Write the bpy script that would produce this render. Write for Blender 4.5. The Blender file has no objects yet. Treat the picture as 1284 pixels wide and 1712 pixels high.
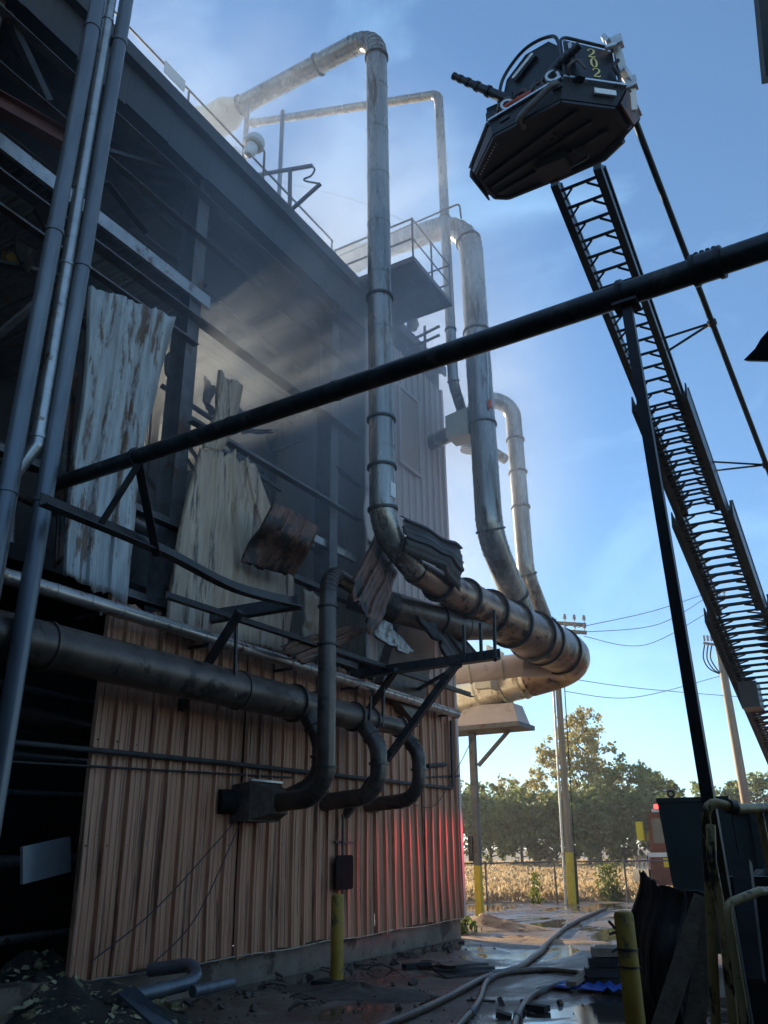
import bpy, math, random
from mathutils import Vector, Matrix, noise
random.seed(7)
RAD = math.radians
SC = bpy.context.scene
COL = SC.collection

# ------------------------------------------------------------------ camera
FPX, CX, CY = 1386.0, 642.0, 856.0          # focal length and centre in pixels of a 1284 x 1712 frame
CAM = Vector((0, 0, 1.65))
_p, _r, _h = RAD(22.2), RAD(-0.8), RAD(30)
_f0 = Vector((-math.sin(_h), math.cos(_h), 0)); _u0 = Vector((0, 0, 1)); _r0 = _f0.cross(_u0)
FW = _f0 * math.cos(_p) + _u0 * math.sin(_p); _up = -_f0 * math.sin(_p) + _u0 * math.cos(_p)
RT = _r0 * math.cos(_r) + _up * math.sin(_r); UP = _up * math.cos(_r) - _r0 * math.sin(_r)
cd = bpy.data.cameras.new('camera'); cam = bpy.data.objects.new('camera', cd); COL.objects.link(cam)
cam.matrix_world = Matrix(((RT.x, UP.x, -FW.x, CAM.x), (RT.y, UP.y, -FW.y, CAM.y), (RT.z, UP.z, -FW.z, CAM.z), (0, 0, 0, 1)))
cd.sensor_fit = 'VERTICAL'; cd.sensor_height = 24; cd.lens = 24 * FPX / 1712
cd.clip_start = 0.05; cd.clip_end = 3000
SC.camera = cam

# ------------------------------------------------------------------ world, sun, exposure
SUN_AZ, SUN_EL = RAD(67), RAD(13)             # azimuth counted from +Y towards -X
SUN_DIR = Vector((-math.sin(SUN_AZ) * math.cos(SUN_EL), math.cos(SUN_AZ) * math.cos(SUN_EL), math.sin(SUN_EL)))
wd = bpy.data.worlds.new('World'); SC.world = wd; wd.use_nodes = True
nt = wd.node_tree; nt.nodes.clear()
wo = nt.nodes.new('ShaderNodeOutputWorld'); bg = nt.nodes.new('ShaderNodeBackground'); bg.inputs[1].default_value = 0.102
sky = nt.nodes.new('ShaderNodeTexSky'); sky.sky_type = 'NISHITA'; sky.sun_disc = False
sky.sun_elevation = SUN_EL; sky.sun_rotation = -SUN_AZ
sky.altitude = 0; sky.air_density = 1.0; sky.dust_density = 0.1; sky.ozone_density = 4.3
# thin high cirrus and drifting haze, all over the sky
tc = nt.nodes.new('ShaderNodeTexCoord'); mp = nt.nodes.new('ShaderNodeMapping'); mp.inputs['Scale'].default_value = (1.6, 2.6, 3.4); mp.inputs['Rotation'].default_value = (0.5, 0.5, 0.4)
n1 = nt.nodes.new('ShaderNodeTexNoise'); n1.inputs['Scale'].default_value = 1.7; n1.inputs['Detail'].default_value = 7; n1.inputs['Roughness'].default_value = 0.55; n1.inputs['Distortion'].default_value = 0.6
cr = nt.nodes.new('ShaderNodeValToRGB'); cr.color_ramp.elements[0].position = 0.50; cr.color_ramp.elements[1].position = 0.78
cr.color_ramp.elements[1].color = (0.34, 0.34, 0.34, 1); cr.color_ramp.elements[0].color = (0.06, 0.06, 0.06, 1)
mx = nt.nodes.new('ShaderNodeMix'); mx.data_type = 'RGBA'; mx.inputs[7].default_value = (3.9, 6.5, 8.8, 1)
nt.links.new(tc.outputs['Generated'], mp.inputs[0]); nt.links.new(mp.outputs[0], n1.inputs['Vector']); nt.links.new(n1.outputs['Fac'], cr.inputs[0])
nt.links.new(cr.outputs[0], mx.inputs[0]); nt.links.new(sky.outputs[0], mx.inputs[6]); nt.links.new(mx.outputs[2], bg.inputs[0]); nt.links.new(bg.outputs[0], wo.inputs[0])
sd = bpy.data.lights.new('sun', 'SUN'); sd.energy = 5.0; sd.angle = RAD(0.5); sd.color = (1.0, 0.84, 0.60)
so = bpy.data.objects.new('sun', sd); COL.objects.link(so); so.rotation_euler = (-SUN_DIR).to_track_quat('-Z', 'Y').to_euler(); so.location = (-60, 40, 40)
vs = SC.view_settings
SC.display_settings.display_device = 'sRGB'; vs.view_transform = 'Standard'; vs.look = 'None'; vs.exposure = 1.28; vs.gamma = 1.0; vs.use_curve_mapping = False
SC.render.engine = 'CYCLES'; SC.cycles.use_denoising = True; SC.cycles.max_bounces = 6; SC.cycles.volume_bounces = 2
SC.cycles.volume_step_rate = 2.0; SC.cycles.volume_max_steps = 96; SC.cycles.caustics_reflective = False; SC.cycles.caustics_refractive = False; SC.cycles.sample_clamp_indirect = 5

# ------------------------------------------------------------------ helpers
def RAY(x, y): return FW + RT * ((x - CX) / FPX) - UP * ((y - CY) / FPX)
def PX(x, y, X): d = RAY(x, y); return CAM + d * ((X - CAM.x) / d.x)      # point seen there on the plane x = X
def PY(x, y, Y): d = RAY(x, y); return CAM + d * ((Y - CAM.y) / d.y)
def PZ(x, y, Z=0.0): d = RAY(x, y); return CAM + d * ((Z - CAM.z) / d.z)
def PD(x, y, D): return CAM + RAY(x, y) * D

def mat(name, c1, c2=None, scale=3.0, rough=0.6, metal=0.0, bump=0.0, stretch=(1, 1, 1), c3=None, c3amt=0.35, c3scale=1.2, rvar=0.15, emit=None, spec=0.5, bscale=None, detail=6):
    m = bpy.data.materials.new(name); m.use_nodes = True; t = m.node_tree; b = t.nodes['Principled BSDF']
    b.inputs['Roughness'].default_value = rough; b.inputs['Metallic'].default_value = metal; b.inputs['Specular IOR Level'].default_value = spec
    b.inputs['Base Color'].default_value = (*c1, 1)
    if emit: b.inputs['Emission Color'].default_value = (*emit[0], 1); b.inputs['Emission Strength'].default_value = emit[1]
    if c2 is None: return m
    tc = t.nodes.new('ShaderNodeTexCoord'); mp = t.nodes.new('ShaderNodeMapping'); mp.inputs['Scale'].default_value = stretch
    t.links.new(tc.outputs['Object'], mp.inputs[0])
    n = t.nodes.new('ShaderNodeTexNoise'); n.inputs['Scale'].default_value = scale; n.inputs['Detail'].default_value = detail; n.inputs['Roughness'].default_value = 0.62
    t.links.new(mp.outputs[0], n.inputs['Vector'])
    r = t.nodes.new('ShaderNodeValToRGB'); r.color_ramp.elements[0].position = 0.36; r.color_ramp.elements[1].position = 0.66
    r.color_ramp.elements[0].color = (*c1, 1); r.color_ramp.elements[1].color = (*c2, 1); t.links.new(n.outputs['Fac'], r.inputs[0])
    out = r.outputs[0]
    if c3:
        n2 = t.nodes.new('ShaderNodeTexNoise'); n2.inputs['Scale'].default_value = c3scale; n2.inputs['Detail'].default_value = 9; n2.inputs['Roughness'].default_value = 0.7
        t.links.new(mp.outputs[0], n2.inputs['Vector'])
        r2 = t.nodes.new('ShaderNodeValToRGB'); r2.color_ramp.elements[0].position = 0.72 - c3amt * 0.5; r2.color_ramp.elements[1].position = 0.78 - c3amt * 0.5
        t.links.new(n2.outputs['Fac'], r2.inputs[0])
        x = t.nodes.new('ShaderNodeMix'); x.data_type = 'RGBA'; x.inputs[7].default_value = (*c3, 1)
        t.links.new(r2.outputs[0], x.inputs[0]); t.links.new(out, x.inputs[6]); out = x.outputs[2]
    t.links.new(out, b.inputs['Base Color'])
    mr = t.nodes.new('ShaderNodeMapRange'); mr.inputs[3].default_value = max(0.03, rough - rvar); mr.inputs[4].default_value = min(1, rough + rvar)
    t.links.new(n.outputs['Fac'], mr.inputs[0]); t.links.new(mr.outputs[0], b.inputs['Roughness'])
    if bump:
        bp = t.nodes.new('ShaderNodeBump'); bp.inputs['Strength'].default_value = bump; bp.inputs['Distance'].default_value = 0.02
        nb = t.nodes.new('ShaderNodeTexNoise'); nb.inputs['Scale'].default_value = bscale or scale * 3; nb.inputs['Detail'].default_value = 5
        t.links.new(mp.outputs[0], nb.inputs['Vector']); t.links.new(nb.outputs['Fac'], bp.inputs['Height']); t.links.new(bp.outputs[0], b.inputs['Normal'])
    return m

ORG = {}
def tag(o, label=None, cat=None, group=None, kind=None):
    if label: o['label'] = label
    if cat: o['category'] = cat
    if group: o['group'] = group
    if kind: o['kind'] = kind
    return o
def thing(name, loc, label, cat, group=None):
    o = bpy.data.objects.new(name, None); COL.objects.link(o); o.location = loc; o.empty_display_size = 0.2
    ORG[o.name] = Vector(loc); return tag(o, label, cat, group)

def frame(d, up=Vector((0, 0, 1))):
    d = d.normalized()
    if abs(d.dot(up)) > 0.999: up = Vector((0, 1, 0))
    s = d.cross(up).normalized(); return d, s, s.cross(d).normalized()
def at_len(path, s):
    for a, b in zip(path, path[1:]):
        l = (b - a).length
        if s <= l: return a + (b - a) * (s / l), (b - a).normalized()
        s -= l
    return path[-1].copy(), (path[-1] - path[-2]).normalized()
def plen(path): return sum((b - a).length for a, b in zip(path, path[1:]))
def bend(pts, rad, seg=6):
    out = [pts[0].copy()]
    for a, b, c in zip(pts, pts[1:], pts[2:]):
        d1 = (a - b).normalized(); d2 = (c - b).normalized()
        ang = d1.angle(d2); t = min(rad / math.tan(ang / 2), (a - b).length * 0.49 if a is not pts[0] else (a - b).length * 0.98, (c - b).length * 0.49 if c is not pts[-1] else (c - b).length * 0.98)
        r = t * math.tan(ang / 2); bis = (d1 + d2).normalized(); cen = b + bis * (r / math.sin(ang / 2))
        p0 = b + d1 * t - cen; p1 = b + d2 * t - cen; tot = p0.angle(p1); ax = p0.cross(p1).normalized()
        for k in range(seg + 1): out.append(cen + Matrix.Rotation(tot * k / seg, 3, ax) @ p0)
    out.append(pts[-1].copy()); return out
def smooth(pts, n=6):
    out = []
    P = [pts[0]] + list(pts) + [pts[-1]]
    for i in range(1, len(P) - 2):
        a, b, c, d = P[i - 1:i + 3]
        for k in range(n):
            t = k / n; out.append(0.5 * ((2 * b) + (c - a) * t + (2 * a - 5 * b + 4 * c - d) * t * t + (3 * b - a - 3 * c + d) * t ** 3))
    out.append(pts[-1].copy()); return out

class MB:
    def __init__(s): s.v = []; s.f = []
    def add(s, vs, fs):
        o = len(s.v); s.v += [Vector(q) for q in vs]; s.f += [tuple(i + o for i in f) for f in fs]; return s
    def hexa(s, p): return s.add(p, [(0, 3, 2, 1), (4, 5, 6, 7), (0, 1, 5, 4), (1, 2, 6, 5), (2, 3, 7, 6), (3, 0, 4, 7)])
    def box(s, c, sz, rot=None):
        c = Vector(c); h = [q / 2 for q in sz]
        p = [Vector((x * h[0], y * h[1], z * h[2])) for z in (-1, 1) for x, y in ((-1, -1), (1, -1), (1, 1), (-1, 1))]
        if rot: p = [rot @ q for q in p]
        return s.hexa([c + q for q in p])
    def bbox(s, a, b):
        return s.box([(a[i] + b[i]) / 2 for i in range(3)], [abs(b[i] - a[i]) for i in range(3)])
    def beam(s, a, b, w, h, up=Vector((0, 0, 1))):
        a = Vector(a); b = Vector(b); d, sd, u = frame(b - a, up)
        p = [q + sd * (x * w / 2) + u * (z * h / 2) for q in (a, b) for x, z in ((-1, -1), (1, -1), (1, 1), (-1, 1))]
        return s.hexa(p)
    def angle(s, a, b, w=0.1, t=0.01, up=Vector((0, 0, 1))):
        a = Vector(a); b = Vector(b); d, sd, u = frame(b - a, up)
        s.beam(a, b, w, t, up); o = sd * (-w / 2 + t / 2) + u * (w / 2 + t / 2 + 0.0005); return s.beam(a + o, b + o, t, w, up)
    def ibeam(s, a, b, w=0.2, h=0.3, t=0.014, up=Vector((0, 0, 1))):
        a = Vector(a); b = Vector(b); d, sd, u = frame(b - a, up)
        s.beam(a, b, t, h - 2 * t - 0.001, up)
        for k in (-1, 1): s.beam(a + u * k * (h / 2 - t / 2), b + u * k * (h / 2 - t / 2), w, t, up)
        return s
    def tube(s, path, r, n=12, caps=True):
        path = [Vector(q) for q in path]; N = len(path)
        rs = r if isinstance(r, (list, tuple)) else [r] * N
        ts = [(path[min(i + 1, N - 1)] - path[max(i - 1, 0)]).normalized() for i in range(N)]
        d, sd, u = frame(ts[0]); vs = []
        for i in range(N):
            if i: q = ts[i - 1].rotation_difference(ts[i]); sd = q @ sd; u = q @ u
            k = 1.0
            if 0 < i < N - 1:
                c = (path[i + 1] - path[i]).normalized().dot((path[i] - path[i - 1]).normalized()); k = 1 / max(0.5, math.sqrt(max(0.0, (1 + c) / 2)))
            vs += [path[i] + (sd * math.cos(a) + u * math.sin(a)) * rs[i] for a in (2 * math.pi * j / n for j in range(n))]
        fs = [(i * n + j, i * n + (j + 1) % n, (i + 1) * n + (j + 1) % n, (i + 1) * n + j) for i in range(N - 1) for j in range(n)]
        if caps: fs += [tuple(range(n))[::-1], tuple((N - 1) * n + j for j in range(n))]
        return s.add(vs, fs)
    def ring(s, c, ax, r, w, n=32, rin=None):
        c = Vector(c); ax = Vector(ax).normalized()
        rin = rin or r * 0.9
        d, sd, u = frame(ax); vs = []
        for (rr, o) in ((rin, -w / 2), (r, -w / 2), (r, w / 2), (rin, w / 2)):
            vs += [c + d * o + (sd * math.cos(a) + u * math.sin(a)) * rr for a in (2 * math.pi * j / n for j in range(n))]
        fs = [(k * n + j, k * n + (j + 1) % n, ((k + 1) % 4) * n + (j + 1) % n, ((k + 1) % 4) * n + j) for k in range(4) for j in range(n)]
        return s.add(vs, fs)
    def lathe(s, prof, c, n=20, ax=Vector((0, 0, 1))):
        c = Vector(c); return s.tube([c + ax * z for _, z in prof], [r for r, _ in prof], n)
    def prism(s, pts, off):
        n = len(pts); pts = [Vector(q) for q in pts]; off = Vector(off)
        return s.add(pts + [q + off for q in pts], [tuple(range(n))[::-1], tuple(range(n, 2 * n))] + [(i, (i + 1) % n, n + (i + 1) % n, n + i) for i in range(n)])
    def build(s, name, m, parent=None, label=None, sharp=35, kind=None, flat=False, solid=0, cat=None, group=None, origin=None):
        if parent is not None: o0 = ORG[parent.name]
        elif origin is not None: o0 = Vector(origin)
        else:
            n = len(s.v); o0 = Vector((sum(q.x for q in s.v) / n, sum(q.y for q in s.v) / n, min(q.z for q in s.v)))
        me = bpy.data.meshes.new(name); me.from_pydata([tuple(q - o0) for q in s.v], [], s.f); me.update()
        if not flat:
            me.polygons.foreach_set('use_smooth', [True] * len(me.polygons)); me.set_sharp_from_angle(angle=RAD(sharp))
        me.materials.append(m)
        o = bpy.data.objects.new(name, me); COL.objects.link(o)
        if parent is not None: o.parent = parent
        else: o.location = o0
        ORG[o.name] = o0
        if solid:
            md = o.modifiers.new('thickness', 'SOLIDIFY'); md.thickness = solid; md.offset = 0
        return tag(o, label, cat, group, kind)

# ------------------------------------------------------------------ materials
M = {}
M['siding'] = mat('painted_siding', (0.40, 0.175, 0.098), (0.57, 0.295, 0.175), 2.2, 0.42, 0.0, 0.15, (2.0, 10.0, 0.30), c3=(0.16, 0.08, 0.05), c3amt=0.34, c3scale=1.3, rvar=0.12, spec=0.3)
M['siding_pale'] = mat('pale_siding', (0.50, 0.39, 0.34), (0.62, 0.50, 0.45), 1.6, 0.42, 0.0, 0.1, (1, 6, 0.3), c3=(0.34, 0.27, 0.24), c3amt=0.25)
M['siding_torn'] = mat('scorched_siding', (0.34, 0.23, 0.15), (0.50, 0.37, 0.255), 1.8, 0.45, 0.0, 0.2, (1.2, 5.0, 0.5), c3=(0.10, 0.06, 0.04), c3amt=0.34, c3scale=1.4)
M['bare_sheet'] = mat('blistered_sheet', (0.27, 0.27, 0.26), (0.45, 0.455, 0.43), 2.2, 0.45, 0.15, 0.4, (1.2, 4.0, 0.7), c3=(0.15, 0.085, 0.052), c3amt=0.38, c3scale=1.5)
M['rust_sheet'] = mat('rusted_sheet', (0.10, 0.045, 0.028), (0.21, 0.10, 0.065), 3.0, 0.5, 0.2, 0.3, (1, 1, 1), c3=(0.025, 0.02, 0.018), c3amt=0.42, c3scale=2.2)
M['char_sheet'] = mat('charred_sheet', (0.016, 0.014, 0.014), (0.045, 0.034, 0.030), 5.0, 0.5, 0.2, 0.3)
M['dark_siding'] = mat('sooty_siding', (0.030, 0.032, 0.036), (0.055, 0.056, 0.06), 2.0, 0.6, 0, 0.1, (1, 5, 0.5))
M['steel'] = mat('dark_steel', (0.030, 0.030, 0.033), (0.060, 0.056, 0.055), 6.0, 0.5, 0.35, 0.2, c3=(0.07, 0.035, 0.022), c3amt=0.22, c3scale=4)
M['girt'] = mat('smoked_steel', (0.09, 0.085, 0.085), (0.17, 0.16, 0.155), 4.0, 0.55, 0.2, 0.2, c3=(0.11, 0.055, 0.035), c3amt=0.32, c3scale=3)
M['red_steel'] = mat('red_oxide_steel', (0.12, 0.045, 0.035), (0.17, 0.07, 0.055), 4.0, 0.6, 0.1, 0.2)
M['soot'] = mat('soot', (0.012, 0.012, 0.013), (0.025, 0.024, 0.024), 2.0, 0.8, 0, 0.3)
M['duct'] = mat('grey_duct_paint', (0.24, 0.225, 0.20), (0.36, 0.335, 0.30), 2.2, 0.27, 0.7, 0.08, (2, 2, 0.3), c3=(0.11, 0.085, 0.065), c3amt=0.36, c3scale=1.6)
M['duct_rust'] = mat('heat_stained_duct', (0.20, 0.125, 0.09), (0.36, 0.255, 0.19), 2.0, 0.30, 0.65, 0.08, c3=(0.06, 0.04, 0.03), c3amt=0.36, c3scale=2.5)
M['duct_black'] = mat('sooty_duct', (0.06, 0.045, 0.036), (0.13, 0.098, 0.08), 2.2, 0.36, 0.4, 0.08, c3=(0.03, 0.024, 0.022), c3amt=0.34, c3scale=2.5)
M['flange'] = mat('dark_flange', (0.035, 0.033, 0.032), (0.06, 0.055, 0.05), 6, 0.5, 0.4)
M['galv'] = mat('galvanised', (0.36, 0.35, 0.34), (0.50, 0.47, 0.44), 5, 0.32, 0.7, 0.08, c3=(0.20, 0.13, 0.09), c3amt=0.30, c3scale=4)
M['conduit'] = mat('blue_grey_tube', (0.12, 0.13, 0.145), (0.175, 0.19, 0.205), 3, 0.36, 0.35, 0.05, (2, 2, 0.4), c3=(0.08, 0.09, 0.10), c3amt=0.25)
M['black_pipe'] = mat('black_pipe_paint', (0.018, 0.020, 0.022), (0.055, 0.055, 0.055), 5, 0.38, 0.3, 0.25, c3=(0.10, 0.085, 0.07), c3amt=0.32, c3scale=3)
M['cream'] = mat('cream_paint', (0.50, 0.44, 0.30), (0.60, 0.54, 0.40), 3, 0.5, 0.05, 0.05, c3=(0.36, 0.27, 0.17), c3amt=0.22)
M['white_paint'] = mat('white_paint', (0.62, 0.61, 0.58), (0.72, 0.71, 0.68), 3, 0.5, 0, 0.05, c3=(0.42, 0.38, 0.33), c3amt=0.22)
M['duct_gold'] = mat('gold_lit_duct', (0.70, 0.61, 0.45), (0.84, 0.76, 0.60), 3, 0.30, 0.8, 0.08, c3=(0.30, 0.21, 0.13), c3amt=0.3, c3scale=2.5)  # golden bounce light is put into this return duct colour
M['bollard'] = mat('yellow_bollard', (0.30, 0.165, 0.012), (0.42, 0.245, 0.022), 4, 0.6, 0, 0.1, c3=(0.10, 0.075, 0.03), c3amt=0.40, c3scale=3)
M['rail'] = mat('scuffed_rail', (0.56, 0.38, 0.14), (0.70, 0.52, 0.26), 5, 0.45, 0.1, 0.15, (1, 1, 0.35), c3=(0.04, 0.03, 0.02), c3amt=0.38, c3scale=9)
M['concrete'] = mat('stained_concrete', (0.14, 0.10, 0.075), (0.25, 0.19, 0.14), 2, 0.8, 0, 0.4, c3=(0.07, 0.045, 0.03), c3amt=0.36)
M['wood_pole'] = mat('weathered_pole', (0.26, 0.19, 0.13), (0.40, 0.31, 0.22), 3, 0.8, 0, 0.3, (3, 3, 0.25))
M['plank'] = mat('old_plank', (0.15, 0.10, 0.065), (0.25, 0.18, 0.12), 3, 0.75, 0, 0.3, (5, 0.6, 5))
M['hose'] = mat('fire_hose', (0.10, 0.06, 0.038), (0.17, 0.105, 0.066), 14, 0.42, 0, 0.2, c3=(0.07, 0.045, 0.03), c3amt=0.35, c3scale=5)
M['tarp'] = mat('blue_tarp', (0.02, 0.06, 0.30), (0.04, 0.12, 0.45), 4, 0.45, 0, 0.3)
M['truck_red'] = mat('truck_red', (0.085, 0.006, 0.006), (0.12, 0.010, 0.009), 2, 0.25, 0.1)
M['chrome'] = mat('chrome', (0.75, 0.75, 0.76), None, rough=0.15, metal=1.0)
M['glass'] = mat('dark_glass', (0.05, 0.065, 0.07), None, rough=0.06, metal=0.0, spec=0.8)
M['ladder'] = mat('ladder_metal', (0.010, 0.014, 0.014), (0.024, 0.030, 0.030), 5, 0.38, 0.4, 0.05)
M['bucket'] = mat('black_bucket', (0.010, 0.011, 0.014), (0.022, 0.023, 0.027), 3, 0.35, 0.1, 0.05)
M['bucket_floor'] = mat('bucket_underside', (0.010, 0.009, 0.009), (0.020, 0.016, 0.014), 3, 0.55, 0.1, 0.1)
M['tread'] = mat('tread_plate', (0.55, 0.56, 0.57), (0.68, 0.69, 0.70), 30, 0.3, 0.9, 0.4)
M['silver'] = mat('silver_arm', (0.55, 0.56, 0.58), (0.66, 0.67, 0.68), 5, 0.4, 0.5)
M['gold'] = mat('gold_leaf', (0.85, 0.66, 0.22), None, rough=0.35, metal=0.3)
M['red_hose'] = mat('red_pipe', (0.42, 0.045, 0.02), (0.5, 0.07, 0.03), 6, 0.4)
M['led'] = mat('led_lens', (0.75, 0.76, 0.74), (0.9, 0.9, 0.88), 40, 0.3)
M['container'] = mat('container_paint', (0.003, 0.007, 0.007), (0.007, 0.013, 0.013), 3, 0.5, 0.1, 0.1, c3=(0.05, 0.03, 0.02), c3amt=0.18)
M['black_plastic'] = mat('black_plastic', (0.012, 0.012, 0.012), (0.022, 0.021, 0.02), 5, 0.8, 0, 0.1, spec=0.05)
M['wire'] = mat('cable', (0.02, 0.02, 0.022), None, rough=0.6)
M['porcelain'] = mat('porcelain', (0.45, 0.42, 0.40), None, rough=0.25)
M['sand'] = mat('orange_sand', (0.32, 0.19, 0.11), (0.42, 0.27, 0.16), 6, 0.95, 0, 0.6, c3=(0.17, 0.10, 0.06), c3amt=0.3)
M['rubble'] = mat('rubble', (0.05, 0.035, 0.028), (0.13, 0.09, 0.065), 6, 0.85, 0, 0.5)
M['wood_dust'] = mat('burnt_insulation', (0.02, 0.017, 0.014), (0.06, 0.05, 0.035), 6, 0.95, 0, 0.8, c3=(0.34, 0.27, 0.13), c3amt=0.3, c3scale=7)
M['flake'] = mat('pale_flake', (0.36, 0.30, 0.16), (0.5, 0.43, 0.26), 3, 0.9)
M['red_lamp'] = mat('red_lamp', (0.6, 0.02, 0.02), None, rough=0.3, emit=((1, 0.06, 0.05), 1.5))
M['orange'] = mat('orange_plastic', (0.75, 0.13, 0.03), None, rough=0.4)
M['label'] = mat('paper_label', (0.7, 0.7, 0.7), (0.8, 0.8, 0.8), 8, 0.6)
M['rubber'] = mat('tyre_rubber', (0.015, 0.015, 0.015), (0.03, 0.03, 0.03), 6, 0.8)
M['yellow_sign'] = mat('yellow_sign', (0.75, 0.55, 0.03), None, rough=0.4)
M['end_siding'] = mat('bounce_white_siding', (0.66, 0.60, 0.50), (0.78, 0.73, 0.63), 1.6, 0.45, 0, 0.1, (6, 1, 0.3))  # unseen end wall whitened to bounce warm light onto the return duct
M['yellow_guard'] = mat('sunlit_yellow_paint', (0.58, 0.38, 0.03), (0.68, 0.47, 0.05), 4, 0.5, 0, 0.1, c3=(0.25, 0.17, 0.06), c3amt=0.28, c3scale=3)  # bollard yellow made brighter: sunlight put into post foot and pole guard colour
M['bark'] = mat('bark', (0.10, 0.075, 0.055), (0.18, 0.14, 0.10), 6, 0.9, 0, 0.4, (3, 3, 0.6))
def leafmat(name, c1, c2, tl=0.45):
    m = mat(name, c1, c2, 0.9, 0.55, 0, 0, detail=3); t = m.node_tree; b = t.nodes['Principled BSDF']
    tr = t.nodes.new('ShaderNodeBsdfTranslucent'); ms = t.nodes.new('ShaderNodeMixShader'); ms.inputs[0].default_value = tl
    src = b.inputs['Base Color'].links[0].from_socket; t.links.new(src, tr.inputs[0]); o = t.nodes['Material Output']
    t.links.new(b.outputs[0], ms.inputs[1]); t.links.new(tr.outputs[0], ms.inputs[2]); t.links.new(ms.outputs[0], o.inputs['Surface']); return m
M['leaf_gold'] = leafmat('autumn_leaf', (0.30, 0.25, 0.07), (0.46, 0.38, 0.13))
M['leaf_olive'] = leafmat('olive_leaf', (0.13, 0.17, 0.04), (0.28, 0.30, 0.08))
M['leaf_dark'] = leafmat('dark_leaf', (0.09, 0.125, 0.035), (0.21, 0.23, 0.065))
M['soy'] = leafmat('dry_soybean', (0.36, 0.245, 0.125), (0.54, 0.40, 0.23), 0.55)
M['weed'] = leafmat('weed_leaf', (0.10, 0.13, 0.02), (0.22, 0.22, 0.04))
# ------------------------------------------------------------------ ground
def yard_material():
    m = bpy.data.materials.new('wet_yard'); m.use_nodes = True; t = m.node_tree; b = t.nodes['Principled BSDF']; L = t.links
    tc = t.nodes.new('ShaderNodeTexCoord')
    def N(scale, detail=6, rough=0.6, dist=0.0, st=(1, 1, 1)):
        mp = t.nodes.new('ShaderNodeMapping'); mp.inputs['Scale'].default_value = st; L.new(tc.outputs['Object'], mp.inputs[0])
        n = t.nodes.new('ShaderNodeTexNoise'); n.inputs['Scale'].default_value = scale; n.inputs['Detail'].default_value = detail; n.inputs['Roughness'].default_value = rough; n.inputs['Distortion'].default_value = dist
        L.new(mp.outputs[0], n.inputs['Vector']); return n.outputs['Fac']
    def ramp(x, p0, p1, c0=(0, 0, 0, 1), c1=(1, 1, 1, 1)):
        r = t.nodes.new('ShaderNodeValToRGB'); r.color_ramp.elements[0].position = p0; r.color_ramp.elements[1].position = p1
        r.color_ramp.elements[0].color = c0; r.color_ramp.elements[1].color = c1; L.new(x, r.inputs[0]); return r.outputs[0]
    def mix(f, a, bb):
        x = t.nodes.new('ShaderNodeMix'); x.data_type = 'RGBA'; L.new(f, x.inputs[0])
        for s, k in ((a, 6), (bb, 7)):
            if isinstance(s, tuple): x.inputs[k].default_value = (*s, 1)
            else: L.new(s, x.inputs[k])
        return x.outputs[2]
    base = ramp(N(3.0, 9, 0.7), 0.3, 0.7, (0.12, 0.085, 0.06, 1), (0.24, 0.18, 0.135, 1))
    dirt = ramp(N(0.55, 8, 0.68, 0.5), 0.46, 0.58); col = mix(dirt, base, (0.12, 0.062, 0.038))
    wet = ramp(N(0.42, 7, 0.60, 0.8, (1.3, 0.75, 1)), 0.455, 0.545)
    wcol = mix(wet, col, (0.045, 0.036, 0.030)); L.new(wcol, b.inputs['Base Color'])
    fine = N(22, 5, 0.7)
    r0 = t.nodes.new('ShaderNodeMapRange'); r0.inputs[3].default_value = 0.35; r0.inputs[4].default_value = 0.72; L.new(fine, r0.inputs[0])
    rr = t.nodes.new('ShaderNodeMix'); rr.data_type = 'FLOAT'; L.new(wet, rr.inputs[0]); L.new(r0.outputs[0], rr.inputs[2]); rr.inputs[3].default_value = 0.045; L.new(rr.outputs[0], b.inputs['Roughness'])
    inv = t.nodes.new('ShaderNodeMath'); inv.operation = 'MULTIPLY_ADD'; L.new(wet, inv.inputs[0]); inv.inputs[1].default_value = -0.97; inv.inputs[2].default_value = 1.0
    bp = t.nodes.new('ShaderNodeBump'); bp.inputs['Distance'].default_value = 0.03; L.new(inv.outputs[0], bp.inputs['Strength']); L.new(N(14, 8, 0.7), bp.inputs['Height']); L.new(bp.outputs[0], b.inputs['Normal'])
    return m
FA, FB, FC = PZ(815, 1512), PZ(932, 1511), PZ(1058, 1508)
fdir = (FC - FA); fdir.z = 0; fdir.normalize()
FL, FR = FA - fdir * 40, FC + fdir * 40
g = MB(); g.add([(-900, -300, -0.012), (900, -300, -0.012), (900, 1500, -0.012), (-900, 1500, -0.012)], [(0, 1, 2, 3)])
g.build('ground', mat('field_soil', (0.12, 0.085, 0.055), (0.20, 0.145, 0.095), 0.8, 0.95, 0, 0.4), kind='structure', flat=True, origin=(0, 0, 0))
g = MB(); g.add([FL + Vector((0, -0.4, 0)), (-60, -30, 0), (40, -30, 0), FR + Vector((0, -0.4, 0))], [(0, 1, 2, 3)])
g.build('yard_pavement', yard_material(), kind='structure', flat=True, origin=(0, 0, 0))

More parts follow.
